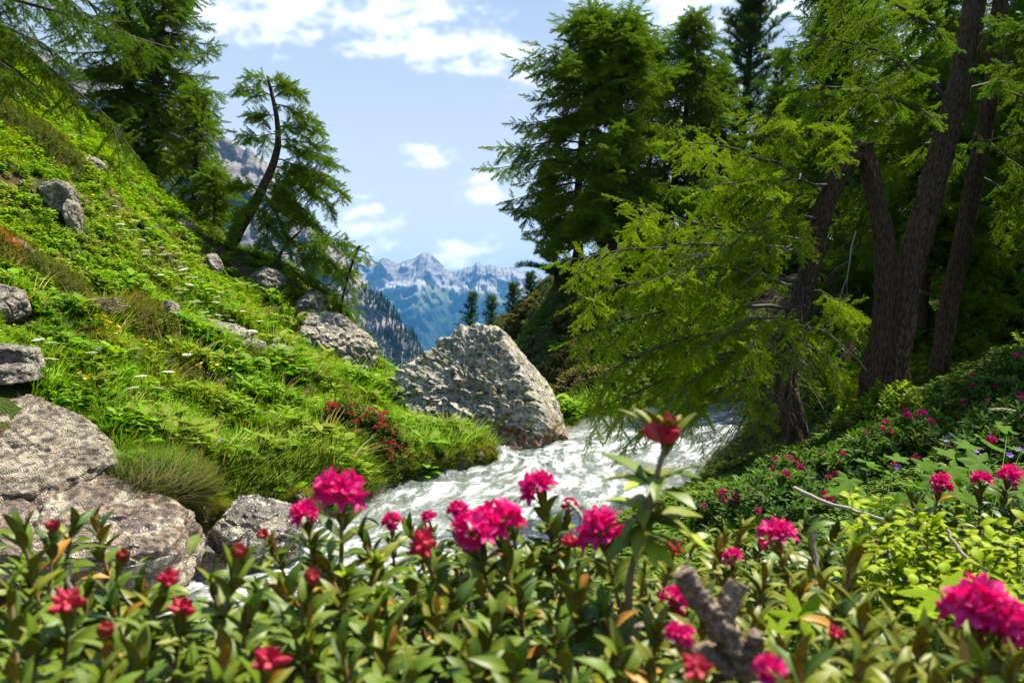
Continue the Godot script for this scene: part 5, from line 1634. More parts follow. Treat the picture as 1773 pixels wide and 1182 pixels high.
# ---------------------------------------------------------------- small flowers of the meadow
func make_flowers() -> void:
	rng.seed = 55
	var umbel := MB.new()
	for k in 26:
		var a := k * 2.39996
		var r := sqrt(k / 26.0) * 0.5
		var p := Vector3(cos(a) * r, 1.0 - r * r * 0.3, sin(a) * r)
		umbel.face(p + Vector3(-0.1, 0.03, -0.07), p + Vector3(0, 0.05, 0.12), p + Vector3(0.12, 0.02, -0.05), Color(0.75, 0.76, 0.68))
		umbel.face(p + Vector3(-0.12, 0.02, 0.05), p + Vector3(0.1, 0.04, 0.07), p + Vector3(0.0, 0.0, -0.11), Color(0.75, 0.76, 0.68))
	var umbel_stalk := MB.new()
	umbel_stalk.tube([Vector3(0, -5.2, 0), Vector3(0.05, -1.6, 0), Vector3(0, 0.95, 0)], [0.06, 0.05, 0.03], 4, Color(0.1, 0.18, 0.02))
	for j in 8:
		var a := j * 0.785
		umbel_stalk.tube([Vector3(0, 0.35, 0), Vector3(cos(a) * 0.2, 0.75, sin(a) * 0.2), Vector3(cos(a) * 0.42, 0.93, sin(a) * 0.42)], [0.02, 0.015, 0.01], 3, Color(0.1, 0.18, 0.02))
	var star := MB.new()
	for k in 6:
		var a := k * TAU / 6.0
		simple_leaf(star, Vector3(0, 1, 0), Vector3(cos(a), 0.25, sin(a)), Vector3.UP, 0.5, 0.17, Color.WHITE)
	var stalk := MB.new()
	stalk.tube([Vector3(0, -7, 0), Vector3(0.06, -2.8, 0), Vector3(0, 1, 0)], [0.05, 0.045, 0.03], 3, Color(0.1, 0.18, 0.02))
	var um := umbel.mesh(M.white_petal)
	var us := umbel_stalk.mesh(M.twig)
	var sm := star.mesh(M.petal)
	var ss := stalk.mesh(M.twig)
	var white := []
	for k in 64:
		var t := rng.randf()
		var p: Vector3 = Vector3(-6.39, 3.11, -13.5).lerp(Vector3(-3.91, 1.64, -12.6), t)
		white.append([p.x + rr(-0.35, 0.4), p.z + rr(-0.6, 0.9), rr(0.09, 0.13)])
	for p in [Vector3(-4.7, 1.42, -8), Vector3(-4.65, 1.45, -8.1), Vector3(-4.39, 1.26, -7.6), Vector3(-4.22, 1.22, -9), Vector3(-3.88, 1.03, -8.4), Vector3(-3.73, 1.03, -8.4), Vector3(-3.81, 0.95, -8.1), Vector3(-3.78, 1.14, -8.8), Vector3(-2.86, 0.85, -11), Vector3(-3.19, 1.25, -13), Vector3(-4.04, 1.5, -10), Vector3(-4.45, 1.3, -8.5)]:
		white.append([p.x, p.z, rr(0.1, 0.14)])
	for w in white:
		var o := thing("white_umbel_flower", on_land(w[0], w[1], 0.16 + w[2] * 0.3), "small white umbel flower in the sloping meadow", "flower", "white umbel flowers of the meadow")
		o.scale = Vector3.ONE * float(w[2])
		o.rotation = Vector3(rr(-0.2, 0.2), rr(0, TAU), rr(-0.2, 0.2))
		part("flower_head", um, o)
		part("stalk", us, o)
	var yellow := M.petal.duplicate() as StandardMaterial3D
	yellow.albedo_color = lin(0.75, 0.5, 0.01)
	yellow.backlight = Color(0.8, 0.7, 0.2)
	var violet := M.petal.duplicate() as StandardMaterial3D
	violet.albedo_color = lin(0.2, 0.09, 0.5)
	violet.backlight = Color(0.5, 0.4, 0.8)
	var spots := []
	for c in [[Vector3(-4.81, 1.66, -9.4), 14, 0.22], [Vector3(-3.79, 1.21, -10), 12, 0.25], [Vector3(-4.22, 1.14, -8), 6, 0.12], [Vector3(-3.79, 1.01, -8.2), 4, 0.1], [Vector3(-4.53, 1.55, -9.6), 5, 0.2], [Vector3(-2.46, 0.63, -10), 5, 0.3], [Vector3(-6.5, 4.3, -15), 16, 0.9], [Vector3(-6.48, 3.16, -13), 10, 0.7]]:
		for k in c[1]:
			spots.append([c[0].x + rr(-1, 1) * c[2], c[0].z + rr(-1, 1) * c[2], rr(0.045, 0.065)])
	for w in spots:
		small_flower("yellow_flower", w, sm, ss, yellow, "small yellow flower among the meadow grass", "yellow flowers of the meadow")
	var blue := []
	for c in [[Vector3(-3.85, 1.17, -9.6), 10, 0.4], [Vector3(-4.32, 1.39, -9), 6, 0.3], [Vector3(-2.88, 0.67, -8.2), 7, 0.4], [Vector3(-3.27, 0.6, -7.6), 4, 0.3]]:
		for k in c[1]:
			blue.append([c[0].x + rr(-1, 1) * c[2], c[0].z + rr(-1, 1) * c[2], rr(0.035, 0.05)])
	for w in blue:
		small_flower("violet_flower", w, sm, ss, violet, "small violet flower low in the meadow grass", "violet flowers of the meadow")
	# cranesbill in the shade
	for p in [Vector3(2.6, 1.24, -4.2), Vector3(2.66, 1.26, -4.2), Vector3(2.47, 1.23, -4.1), Vector3(2.47, 1.23, -4.2), Vector3(2.76, 1.21, -5), Vector3(2.14, 1.14, -4.4), Vector3(2.14, 1.16, -4.5), Vector3(2.76, 1.29, -4.4), Vector3(2.67, 1.19, -4.9), Vector3(1.59, 1.12, -4.2), Vector3(2.62, 1.24, -4.3), Vector3(2.55, 1.22, -4.4)]:
		var o := thing("cranesbill_flower", p, "violet cranesbill flower above the broad shaded leaves", "flower", "violet cranesbill flowers")
		o.scale = Vector3.ONE * rr(0.032, 0.042)
		o.rotation = Vector3(rr(0.2, 0.9), rr(0, TAU), 0)
		part("petals", sm, o).material_override = violet
		part("stalk", ss, o)
	# the tall white umbel at the edge of the wood
	var tall := thing("white_umbel_flower", Vector3(2.82, 1.46, -4.6), "tall white umbel on a long stalk among the shaded leaves", "flower")
	tall.scale = Vector3.ONE * 0.13
	var tm := part("flower_head", um, tall)
	tm.position.y = -1.0
	var long_stalk := MB.new()
	long_stalk.tube([Vector3(0, -6, 0), Vector3(0.3, -3, 0), Vector3(0, -0.1, 0)], [0.06, 0.05, 0.03], 4, Color(0.12, 0.2, 0.03))
	part("stalk", long_stalk.mesh(M.twig), tall)

func small_flower(called: String, w: Array, petals: Mesh, stalk: Mesh, material: Material, label: String, group: String) -> void:
	var o := thing(called, on_land(w[0], w[1], 0.16 + rr(0.0, 0.06)), label, "flower", group)
	o.scale = Vector3.ONE * float(w[2])
	o.rotation = Vector3(rr(0.0, 0.7), rr(0, TAU), rr(-0.3, 0.3))
	part("petals", petals, o).material_override = material
	part("stalk", stalk, o)

# ---------------------------------------------------------------- the flowering bushes close by
# a smooth leaf along x with a folded midrib; the underside is a sheet of its own
func fine_leaf(l: float, w: float, fold: float, curl: float, top: Color, under: Color, twist: float, m_top: Material, m_under: Material) -> ArrayMesh:
	var out := ArrayMesh.new()
	for side in 2:
		var mb := MB.new()
		var n := 6
		for k in n + 1:
			var t := float(k) / n
			var half := w * pow(sin(PI * clampf(pow(t, 0.85) * 0.97 + 0.02, 0.0, 1.0)), 0.75)
			var y := curl * l * (t * t) * -1.0 + 0.1 * l * sin(t * PI)
			var roll := twist * t
			for j in 5:
				var s := (j - 2) / 2.0
				var z := s * half
				var p := Vector3(t * l, y + absf(s) * fold * half - s * s * 0.1 * half + z * sin(roll), z * cos(roll))
				if side == 1:
					p.y -= 0.0007
				var base := top if side == 0 else under
				var vein := 1.18 if j == 2 else 1.0
				mb.vert(p, Vector3.UP, Color(base.r * vein, base.g * vein, base.b * vein))
		for k in n:
			for j in 4:
				var a := k * 5 + j
				if side == 0:
					mb.tri(a, a + 5, a + 1)
					mb.tri(a + 1, a + 5, a + 6)
				else:
					mb.tri(a, a + 1, a + 5)
					mb.tri(a + 1, a + 6, a + 5)
		mb.smooth()
		if (mb.n[12].y < 0.0) == (side == 0):
			for q in range(0, mb.ix.size(), 3):
				var t2 := mb.ix[q]
				mb.ix[q] = mb.ix[q + 1]
				mb.ix[q + 1] = t2
			mb.smooth()
		out.add_surface_from_arrays(Mesh.PRIMITIVE_TRIANGLES, mb.arrays())
		out.surface_set_material(side, m_top if side == 0 else m_under)
	return out

# a bell with five lobes opening along +y
func floret_mesh(col: Color, open: float, seed_: int) -> ArrayMesh:
	var mb := MB.new()
	rng.seed = seed_
	var n := 20
	var rings := [[0.0, 0.0012], [0.004, 0.0026], [0.009, 0.0044], [0.0125, 0.0055], [0.015, 0.0075]]
	for k in rings.size():
		for j in n + 1:
			var a := TAU * j / n
			var lobe := 0.5 + 0.5 * cos(a * 5.0)
			var f := float(k) / (rings.size() - 1)
			var r: float = rings[k][1] * lerpf(1.0, 0.5 + open * (0.25 + 1.2 * lobe), f * f)
			var y: float = rings[k][0] + f * f * (lobe - 0.3) * 0.0045 * (1.2 - open * 0.6)
			var tone := col.lerp(Color(0.75, 0.16, 0.36), 0.55 * smoothstep(0.5, 0.0, f))
			mb.vert(Vector3(cos(a) * r, y, sin(a) * r), Vector3.UP, jig(tone, 0.12))
	for k in rings.size() - 1:
		for j in n:
			var a := k * (n + 1) + j
			mb.tri(a, a + n + 1, a + 1)
			mb.tri(a + 1, a + n + 1, a + n + 2)
	mb.smooth()
	return mb.mesh(M.petal)

func bud_mesh(l: float, r: float, col: Color) -> ArrayMesh:
	var mb := MB.new()
	var pts := []
	var rad := []
	for k in 7:
		var t := k / 6.0
		pts.append(Vector3(0, l * t, 0.1 * l * t * t))
		rad.append(maxf(r * pow(sin(PI * (0.12 + 0.85 * t)), 0.8), 0.0003))
	mb.tube(pts, rad, 7, col)
	return mb.mesh(M.petal)

func stem_mesh(pts: Array, r0: float, r1: float, col: Color) -> ArrayMesh:
	var mb := MB.new()
	var q := spline(pts, 4)
	mb.tube(q, taper(q.size(), r0, r1), 6, col, 0.3, noise_b)
	return mb.mesh(M.twig)

var leaves := {}
var shoots := {}
var heads := {}

func make_leaf_kinds() -> void:
	var tones := {
		"green": [Color(0.105, 0.16, 0.012), Color(0.16, 0.13, 0.018)], "dark": [Color(0.055, 0.1, 0.014), Color(0.1, 0.085, 0.018)], "olive": [Color(0.16, 0.175, 0.012), Color(0.22, 0.15, 0.016)],
		"fresh": [Color(0.26, 0.34, 0.02), Color(0.26, 0.34, 0.03)], "rust": [Color(0.38, 0.2, 0.03), Color(0.35, 0.16, 0.03)],
	}
	for k in tones:
		leaves[k] = []
		rng.seed = hash(k)
		for j in 4:
			leaves[k].append(fine_leaf(0.038 * rr(0.85, 1.15), 0.006 * rr(0.85, 1.15), rr(0.1, 0.45), rr(-0.05, 0.3), jig(tones[k][0], 0.12), jig(tones[k][1], 0.12), rr(-0.5, 0.5), M.leaf, M.leaf_under))

# one leafy shoot, its tip at the origin, growing along +y
func make_shoot(kind: String, count: int, reach: float, seed_: int) -> MeshInstance3D:
	rng.seed = seed_
	var o := MeshInstance3D.new()
	o.name = "shoot"
	o.mesh = stem_mesh([Vector3(rr(-0.008, 0.008), -reach, rr(-0.008, 0.008)), Vector3(rr(-0.003, 0.003), -reach * 0.5, 0), Vector3.ZERO], 0.0028, 0.0016, Color(0.2, 0.13, 0.06))
	for k in count:
		var t := (k + 0.5) / count # 0 at the bottom, 1 at the tip
		var a := k * 2.39996 + rr(-0.35, 0.35)
		var y := lerpf(-reach * 0.8, -0.004, pow(t, 0.65))
		var el := lerpf(0.0, 1.25, t) + rr(-0.3, 0.3)
		var d := Vector3(cos(a) * cos(el), sin(el), sin(a) * cos(el))
		var tone := kind
		var pick := rng.randf()
		if pick < 0.16:
			tone = "olive"
		elif pick < 0.28:
			tone = "dark"
		elif pick < 0.31:
			tone = "rust"
		var s := lerpf(1.08, 0.72, t * t) * rr(0.85, 1.15)
		var b := along(d, Vector3.UP, rr(-0.35, 0.35))
		part("leaf", leaves[tone][rng.randi_range(0, 3)], o, Transform3D(b * Basis.from_scale(Vector3(s, s, s)), Vector3(0, y, 0)))
	return o

func make_head(kind: String, seed_: int) -> MeshInstance3D:
	rng.seed = seed_
	var o := MeshInstance3D.new()
	o.name = "flower_cluster" if kind != "new_growth" else "new_growth"
	o.mesh = stem_mesh([Vector3(0, -0.012, 0), Vector3(0, 0.0, 0), Vector3(0, 0.008, 0)], 0.0022, 0.0014, Color(0.22, 0.14, 0.05))
	if kind == "open":
		for k in 15:
			var a := k * 2.39996
			var u := 1.0 - 1.05 * (k + 0.5) / 15.0
			var d := Vector3(cos(a) * sqrt(1.0 - u * u), u, sin(a) * sqrt(1.0 - u * u)) + Vector3(rr(-0.45, 0.45), rr(-0.3, 0.3), rr(-0.45, 0.45))
			var s := rr(0.9, 1.25)
			part("floret", S.floret[rng.randi_range(0, 2)], o, Transform3D(upright(d, rr(0, TAU)) * Basis.from_scale(Vector3(s, s, s)), d.normalized() * rr(0.004, 0.014) + Vector3(0, 0.004, 0)))
	elif kind == "half":
		for k in 13:
			var a := k * 2.39996
			var u := 1.0 - 0.95 * (k + 0.5) / 13.0
			var d := Vector3(cos(a) * sqrt(1.0 - u * u) * 0.85, u + 0.4, sin(a) * 0.85 * sqrt(1.0 - u * u))
			var s := rr(0.85, 1.2)
			part("bud", S.bud[rng.randi_range(0, 1)], o, Transform3D(upright(d, rr(0, TAU)) * Basis.from_scale(Vector3(s, s, s)), d.normalized() * 0.003))
	elif kind == "bud":
		for k in 9:
			var a := k * 2.39996
			var u := 1.0 - 0.7 * (k + 0.5) / 9.0
			var d := Vector3(cos(a) * sqrt(1.0 - u * u) * 0.6, 1.0, sin(a) * sqrt(1.0 - u * u) * 0.6)
			part("bud", S.bud[2], o, Transform3D(upright(d, rr(0, TAU)), Vector3(cos(a), 0, sin(a)) * 0.003))
	else:
		for k in 8:
			var a := k * 2.39996
			var d := Vector3(cos(a) * 0.5, lerpf(0.5, 1.4, k / 7.0), sin(a) * 0.5).normalized()
			var s := rr(0.5, 0.72)
			part("leaf", leaves["fresh"][rng.randi_range(0, 3)], o, Transform3D(along(d, Vector3.UP) * Basis.from_scale(Vector3(s, s, s)), Vector3(0, -0.004, 0)))
	return o

# tips: [place, head kind or "", size]; the rest of the bush is filled in between
func rose_bush(at: Vector3, label: String, tips: Array, seed_: int, tone := "green", fill := 9, inner := 150) -> Node3D:
	rng.seed = seed_
	var t := thing("rhododendron_bush", at, label, "shrub", "flowering bushes close by")
	var all := tips.duplicate()
	var reach := 0.11
	for k in fill:
		var e: Array = tips[k % tips.size()]
		all.append([e[0] + Vector3(rr(-0.09, 0.09), rr(-0.12, -0.05), rr(-0.12, 0.05)), "new_growth" if rng.randf() < 0.28 else "", rr(0.7, 1.15)])
	var places := []
	var tints := []
	var lo := Vector3(9, 9, 9)
	var hi := -lo
	for e in all:
		var p: Vector3 = e[0] - at
		lo = lo.min(p)
		hi = hi.max(p)
		var up := Vector3(rr(-0.35, 0.35), 1.0, rr(-0.2, 0.45)).normalized()
		var s: float = e[2]
		var b := upright(up, rr(0, TAU)) * Basis.from_scale(Vector3(s, s, s))
		var pool: Array = shoots[tone]
		var src: MeshInstance3D = pool[rng.randi_range(0, pool.size() - 1)]
		var o: MeshInstance3D = src.duplicate()
		o.transform = Transform3D(b, p - up * 0.008 * s)
		t.add_child(o, true)
		if e[1] != "":
			var h: MeshInstance3D = heads[e[1]][rng.randi_range(0, 2)].duplicate()
			var k: float = e[3] if e.size() > 3 else 1.0
			h.transform = Transform3D(upright((up + Vector3(0, 0, 0.25)).normalized(), rr(0, TAU)) * Basis.from_scale(Vector3(s, s, s) * k * (0.76 if e[1] == "open" else 0.72)), p + up * 0.004)
			t.add_child(h, true)
		var foot := p - up * reach * s
		var root := Vector3(rr(-0.05, 0.05), -0.03, rr(-0.05, 0.05))
		var mid := root.lerp(foot, 0.55) + Vector3(rr(-0.04, 0.04), rr(-0.06, 0.0), rr(-0.04, 0.04))
		part("branch", stem_mesh([root, mid, foot, foot + up * 0.02], rr(0.003, 0.005), 0.0026, jig(Color(0.2, 0.155, 0.12), 0.2)), t)
	for k in inner:
		var p := Vector3(rr(lo.x - 0.06, hi.x + 0.06), rr(lo.y - 0.2, hi.y - 0.09), rr(lo.z - 0.1, hi.z + 0.06))
		var s := rr(0.8, 1.2)
		var a := rr(0, TAU)
		places.append(Transform3D(along(Vector3(cos(a), rr(-0.3, 0.7), sin(a)), Vector3.UP, rr(-0.5, 0.5)) * Basis.from_scale(Vector3(s, s, s)), p))
		tints.append(jig(Color(1, 1, 1), 0.3))
	many("inner_leaves", leaves["green"][1], places, tints, t)
	return t

func make_near_bushes() -> void:
	make_leaf_kinds()
	S.floret = [floret_mesh(Color(0.66, 0.012, 0.2), 1.0, 1), floret_mesh(Color(0.58, 0.01, 0.17), 0.75, 2), floret_mesh(Color(0.7, 0.03, 0.24), 1.15, 3)]
	S.bud = [bud_mesh(0.019, 0.0044, Color(0.56, 0.03, 0.09)), bud_mesh(0.017, 0.0042, Color(0.66, 0.1, 0.13)), bud_mesh(0.013, 0.0046, Color(0.46, 0.05, 0.06))]
	for tone in ["green", "olive", "dark"]:
		shoots[tone] = []
		for k in 6:
			shoots[tone].append(make_shoot(tone, 15 + k % 3, 0.11, 500 + k * 7 + tone.length()))
	for kind in ["open", "half", "bud", "new_growth"]:
		heads[kind] = []
		for k in 3:
			heads[kind].append(make_head(kind, 600 + k))
	rose_bush(on_land(-0.52, -0.85), "bush with red buds in front of the long wet slab", [[Vector3(-0.472, 1.776, -0.82), "bud", 1.0], [Vector3(-0.346, 1.769, -0.62), "half", 1.0], [Vector3(-0.306, 1.756, -0.6), "bud", 0.9], [Vector3(-0.527, 1.779, -0.85), "", 1.1], [Vector3(-0.45, 1.766, -0.75), "", 1.1], [Vector3(-0.504, 1.769, -0.92), "", 1.1], [Vector3(-0.43, 1.766, -0.68), "", 1.1], [Vector3(-0.512, 1.752, -0.98), "", 1.0], [Vector3(-0.361, 1.758, -0.6), "", 1.0], [Vector3(-0.353, 1.753, -0.56), "", 1.0], [Vector3(-0.428, 1.73, -0.8), "", 1.0]], 801)
	rose_bush(on_land(-0.38, -0.78), "bush with half open red clusters before the foaming water", [[Vector3(-0.393, 1.751, -0.8), "bud", 1.0], [Vector3(-0.306, 1.76, -0.7), "half", 0.85], [Vector3(-0.283, 1.741, -0.68), "half", 0.9], [Vector3(-0.38, 1.73, -0.75), "", 1.0], [Vector3(-0.282, 1.753, -0.6), "", 1.0], [Vector3(-0.241, 1.74, -0.6), "", 1.0], [Vector3(-0.314, 1.723, -0.7), "", 1.0], [Vector3(-0.287, 1.754, -0.55), "", 0.9]], 802)
	rose_bush(on_land(-0.28, -0.72), "bush with large upright leaves and single red buds", [[Vector3(-0.235, 1.791, -0.68), "bud", 1.15, 0.9], [Vector3(-0.272, 1.753, -0.88), "bud", 0.9], [Vector3(-0.17, 1.754, -0.55), "half", 0.95], [Vector3(-0.273, 1.762, -0.72), "", 1.1], [Vector3(-0.212, 1.762, -0.72), "", 1.1], [Vector3(-0.216, 1.762, -0.65), "", 1.0], [Vector3(-0.21, 1.76, -0.58), "", 1.0], [Vector3(-0.175, 1.751, -0.64), "", 1.0], [Vector3(-0.203, 1.75, -0.55), "", 0.9]], 803)
	rose_bush(on_land(-0.2, -0.85), "bush with the big magenta cluster before the mossy bank", [[Vector3(-0.18, 1.804, -0.84), "open", 1.15, 1.05], [Vector3(-0.221, 1.778, -0.86), "open", 0.85, 0.85], [Vector3(-0.167, 1.776, -0.66), "bud", 1.0], [Vector3(-0.163, 1.763, -0.86), "", 1.1], [Vector3(-0.189, 1.751, -0.8), "", 1.1], [Vector3(-0.158, 1.746, -0.76), "new_growth", 1.0], [Vector3(-0.173, 1.754, -0.65), "", 1.0], [Vector3(-0.125, 1.762, -0.58), "", 1.0], [Vector3(-0.125, 1.738, -0.7), "", 1.0], [Vector3(-0.218, 1.755, -0.88), "", 1.0]], 804)
	rose_bush(on_land(-0.12, -0.92), "bush with an open fan of red buds before white water", [[Vector3(-0.154, 1.729, -1.02), "open", 0.8, 0.75], [Vector3(-0.108, 1.726, -1.05), "open", 0.75, 0.7], [Vector3(-0.083, 1.773, -0.76), "half", 1.1, 1.15], [Vector3(-0.129, 1.739, -1), "", 1.0], [Vector3(-0.146, 1.729, -0.85), "new_growth", 1.0], [Vector3(-0.097, 1.737, -0.78), "new_growth", 1.0], [Vector3(-0.103, 1.731, -0.72), "", 1.0], [Vector3(-0.072, 1.746, -0.7), "", 1.0], [Vector3(-0.098, 1.75, -0.62), "", 1.0], [Vector3(-0.069, 1.753, -0.57), "", 1.0]], 805)
	rose_bush(on_land(-0.03, -0.88), "bush with the widest magenta cluster in the middle of the stream view", [[Vector3(-0.074, 1.727, -1.08), "open", 0.8, 0.85], [Vector3(-0.013, 1.774, -0.82), "open", 1.1, 1.1], [Vector3(-0.037, 1.774, -0.8), "open", 1.0, 1.0], [Vector3(-0.005, 1.751, -1.02), "new_growth", 1.0], [Vector3(-0.032, 1.737, -0.78), "", 1.1], [Vector3(-0.057, 1.745, -0.74), "", 1.0], [Vector3(-0.013, 1.738, -0.7), "", 1.0], [Vector3(-0.038, 1.749, -0.6), "", 1.0], [Vector3(0.001, 1.753, -0.58), "", 1.0], [Vector3(0.008, 1.726, -0.85), "", 1.0]], 806)
	rose_bush(on_land(0.1, -0.9), "bush with several magenta clusters beside the tall budding shoot", [[Vector3(0.036, 1.769, -1.02), "open", 1.1, 1.0], [Vector3(0.074, 1.745, -1.04), "open", 0.75, 0.7], [Vector3(0.094, 1.767, -0.82), "open", 1.1, 1.1], [Vector3(0.06, 1.752, -0.84), "half", 0.9], [Vector3(0.126, 1.723, -1.06), "open", 0.7, 0.75], [Vector3(0.053, 1.739, -1), "", 1.0], [Vector3(0.021, 1.732, -0.88), "", 1.0], [Vector3(0.058, 1.769, -0.7), "", 1.15], [Vector3(0.03, 1.751, -0.66), "", 1.0], [Vector3(0.078, 1.751, -0.68), "", 1.0], [Vector3(0.007, 1.738, -0.76), "", 1.0], [Vector3(0.082, 1.749, -0.6), "", 1.0], [Vector3(0.039, 1.751, -0.57), "", 1.0]], 807)
	rose_bush(on_land(0.22, -0.85), "bush around the foot of the broken grey branch", [[Vector3(0.178, 1.734, -0.88), "half", 0.8], [Vector3(0.158, 1.715, -0.78), "open", 0.8, 0.85], [Vector3(0.133, 1.743, -0.62), "open", 0.7, 0.75], [Vector3(0.133, 1.723, -0.82), "", 1.0], [Vector3(0.199, 1.713, -0.86), "", 1.0], [Vector3(0.129, 1.733, -0.7), "", 1.0], [Vector3(0.177, 1.731, -0.72), "", 1.0], [Vector3(0.102, 1.74, -0.6), "", 1.0], [Vector3(0.256, 1.714, -1), "", 1.0]], 808, "olive")
	rose_bush(on_land(0.36, -0.95), "bush with one bright magenta cluster behind the broken branch", [[Vector3(0.327, 1.721, -0.98), "open", 1.0, 1.0], [Vector3(0.271, 1.697, -0.98), "open", 0.7, 0.75], [Vector3(0.103, 1.799, -0.44), "half", 0.7], [Vector3(0.149, 1.789, -0.46), "open", 0.6, 0.7], [Vector3(0.321, 1.717, -1.1), "", 1.1], [Vector3(0.29, 1.713, -0.9), "", 1.0], [Vector3(0.223, 1.718, -0.8), "", 1.0], [Vector3(0.316, 1.713, -0.86), "", 1.0], [Vector3(0.211, 1.747, -0.62), "", 1.0], [Vector3(0.231, 1.717, -0.75), "", 1.0]], 809, "olive")
	rose_bush(on_land(0.42, -0.8), "bush of tall leafy shoots without open flowers", [[Vector3(0.344, 1.762, -0.8), "new_growth", 1.3], [Vector3(0.306, 1.751, -0.7), "", 1.25], [Vector3(0.38, 1.71, -1.02), "", 1.1], [Vector3(0.29, 1.739, -0.72), "", 1.0], [Vector3(0.316, 1.751, -0.66), "", 1.0], [Vector3(0.267, 1.73, -0.66), "half", 0.6], [Vector3(0.205, 1.762, -0.56), "", 1.0], [Vector3(0.259, 1.757, -0.58), "", 1.0], [Vector3(0.349, 1.703, -0.9), "", 1.0]], 810, "olive")
	rose_bush(on_land(0.42, -0.62), "bush with a big blurred magenta cluster over bright leaves", [[Vector3(0.351, 1.768, -0.6), "open", 1.15, 1.05], [Vector3(0.37, 1.762, -0.6), "open", 1.0, 0.95], [Vector3(0.311, 1.76, -0.6), "", 1.0], [Vector3(0.322, 1.762, -0.55), "", 1.0], [Vector3(0.358, 1.762, -0.56), "", 1.0], [Vector3(0.296, 1.762, -0.54), "", 1.0], [Vector3(0.27, 1.758, -0.55), "", 1.0]], 811, "olive")
	rose_bush(on_land(1.0, -1.75), "bush with violet pink clusters above the lime green leaves", [[Vector3(0.912, 1.631, -1.7), "open", 1.1, 1.0], [Vector3(1.029, 1.629, -1.75), "open", 1.1, 0.9], [Vector3(1.086, 1.637, -1.75), "open", 1.2, 1.0], [Vector3(0.826, 1.601, -1.6), "", 1.2], [Vector3(0.924, 1.6, -1.65), "", 1.2], [Vector3(1.074, 1.6, -1.7), "", 1.2], [Vector3(0.757, 1.601, -1.6), "", 1.2], [Vector3(0.903, 1.59, -1.8), "", 1.2]], 812, "dark")
	# a second row behind, filling the near bank
	var back := [
		[on_land(-0.75, -1.35), "small bush at the border behind the red budded one", [Vector3(-0.807, 1.609, -1.3), Vector3(-0.714, 1.587, -1.25), Vector3(-0.887, 1.624, -1.35), Vector3(-0.615, 1.587, -1.15)], "green"], [on_land(0.05, -1.3), "leafy bush behind the widest magenta cluster", [Vector3(-0.023, 1.617, -1.2), Vector3(0.03, 1.633, -1.25), Vector3(0.081, 1.639, -1.2), Vector3(0.111, 1.629, -1.15), Vector3(0.011, 1.629, -1.1)], "green"],
		[on_land(0.5, -1.4), "bush behind the broken grey branch", [Vector3(0.295, 1.638, -1.3), Vector3(0.365, 1.633, -1.35), Vector3(0.44, 1.62, -1.4), Vector3(0.308, 1.622, -1.2), Vector3(0.238, 1.617, -1.2)], "olive"], [on_land(0.75, -1.6), "bush between lone magenta cluster and lime leaves", [Vector3(0.595, 1.589, -1.6), Vector3(0.612, 1.604, -1.5), Vector3(0.57, 1.576, -1.7), Vector3(0.622, 1.61, -1.4), Vector3(0.512, 1.609, -1.3)], "dark"],
	]
	for k in back.size():
		var tips := []
		for p in back[k][2]:
			tips.append([p, "", rr(0.95, 1.2)])
		rose_bush(back[k][0], back[k][1], tips, 830 + k, back[k][3], 8, 200)
	tall_shoot()
	bilberry()
	palmate()
	broken_branch()

# the upright shoot that stands clear of the bushes, three whorls of leaves and a crown of red buds
func tall_shoot() -> void:
	var foot := Vector3(0.11, 1.711, -0.75)
	var top := Vector3(0.143, 1.876, -0.75)
	var t := thing("rhododendron_shoot", foot, "tall single shoot with pink buds rising before the stream", "shrub")
	var line := [Vector3(0, -0.3, 0.02), Vector3.ZERO, Vector3(0.116, 1.774, -0.75) - foot, Vector3(0.132, 1.835, -0.75) - foot, top - foot]
	part("stem", stem_mesh(line, 0.0042, 0.0028, Color(0.2, 0.14, 0.08)), t)
	rng.seed = 61
	for w in [[Vector3(0.143, 1.872, -0.75), 8, 1.3, 0.95], [Vector3(0.136, 1.841, -0.75), 10, 1.5, 0.15], [Vector3(0.128, 1.81, -0.75), 12, 1.45, -0.1], [Vector3(0.123, 1.791, -0.75), 8, 1.2, -0.3]]:
		for k in w[1]:
			var a: float = k * TAU / w[1] + rr(-0.3, 0.3)
			var el: float = w[3] + rr(-0.25, 0.25)
			var s: float = w[2] * rr(0.85, 1.1)
			var tone: String = ["olive", "olive", "green", "fresh"][rng.randi_range(0, 3)] if w[3] < 0.5 else "olive"
			part("leaf", leaves[tone][rng.randi_range(0, 3)], t, Transform3D(along(Vector3(cos(a) * cos(el), sin(el), sin(a) * cos(el)), Vector3.UP, rr(-0.3, 0.3)) * Basis.from_scale(Vector3(s, s, s)), w[0] - foot + Vector3(0, rr(-0.008, 0.008), 0)))
	var h: MeshInstance3D = heads["half"][0].duplicate()
	h.transform = Transform3D(Basis.from_scale(Vector3(1.15, 1.15, 1.15)), top - foot + Vector3(0, 0.004, 0))
	t.add_child(h, true)

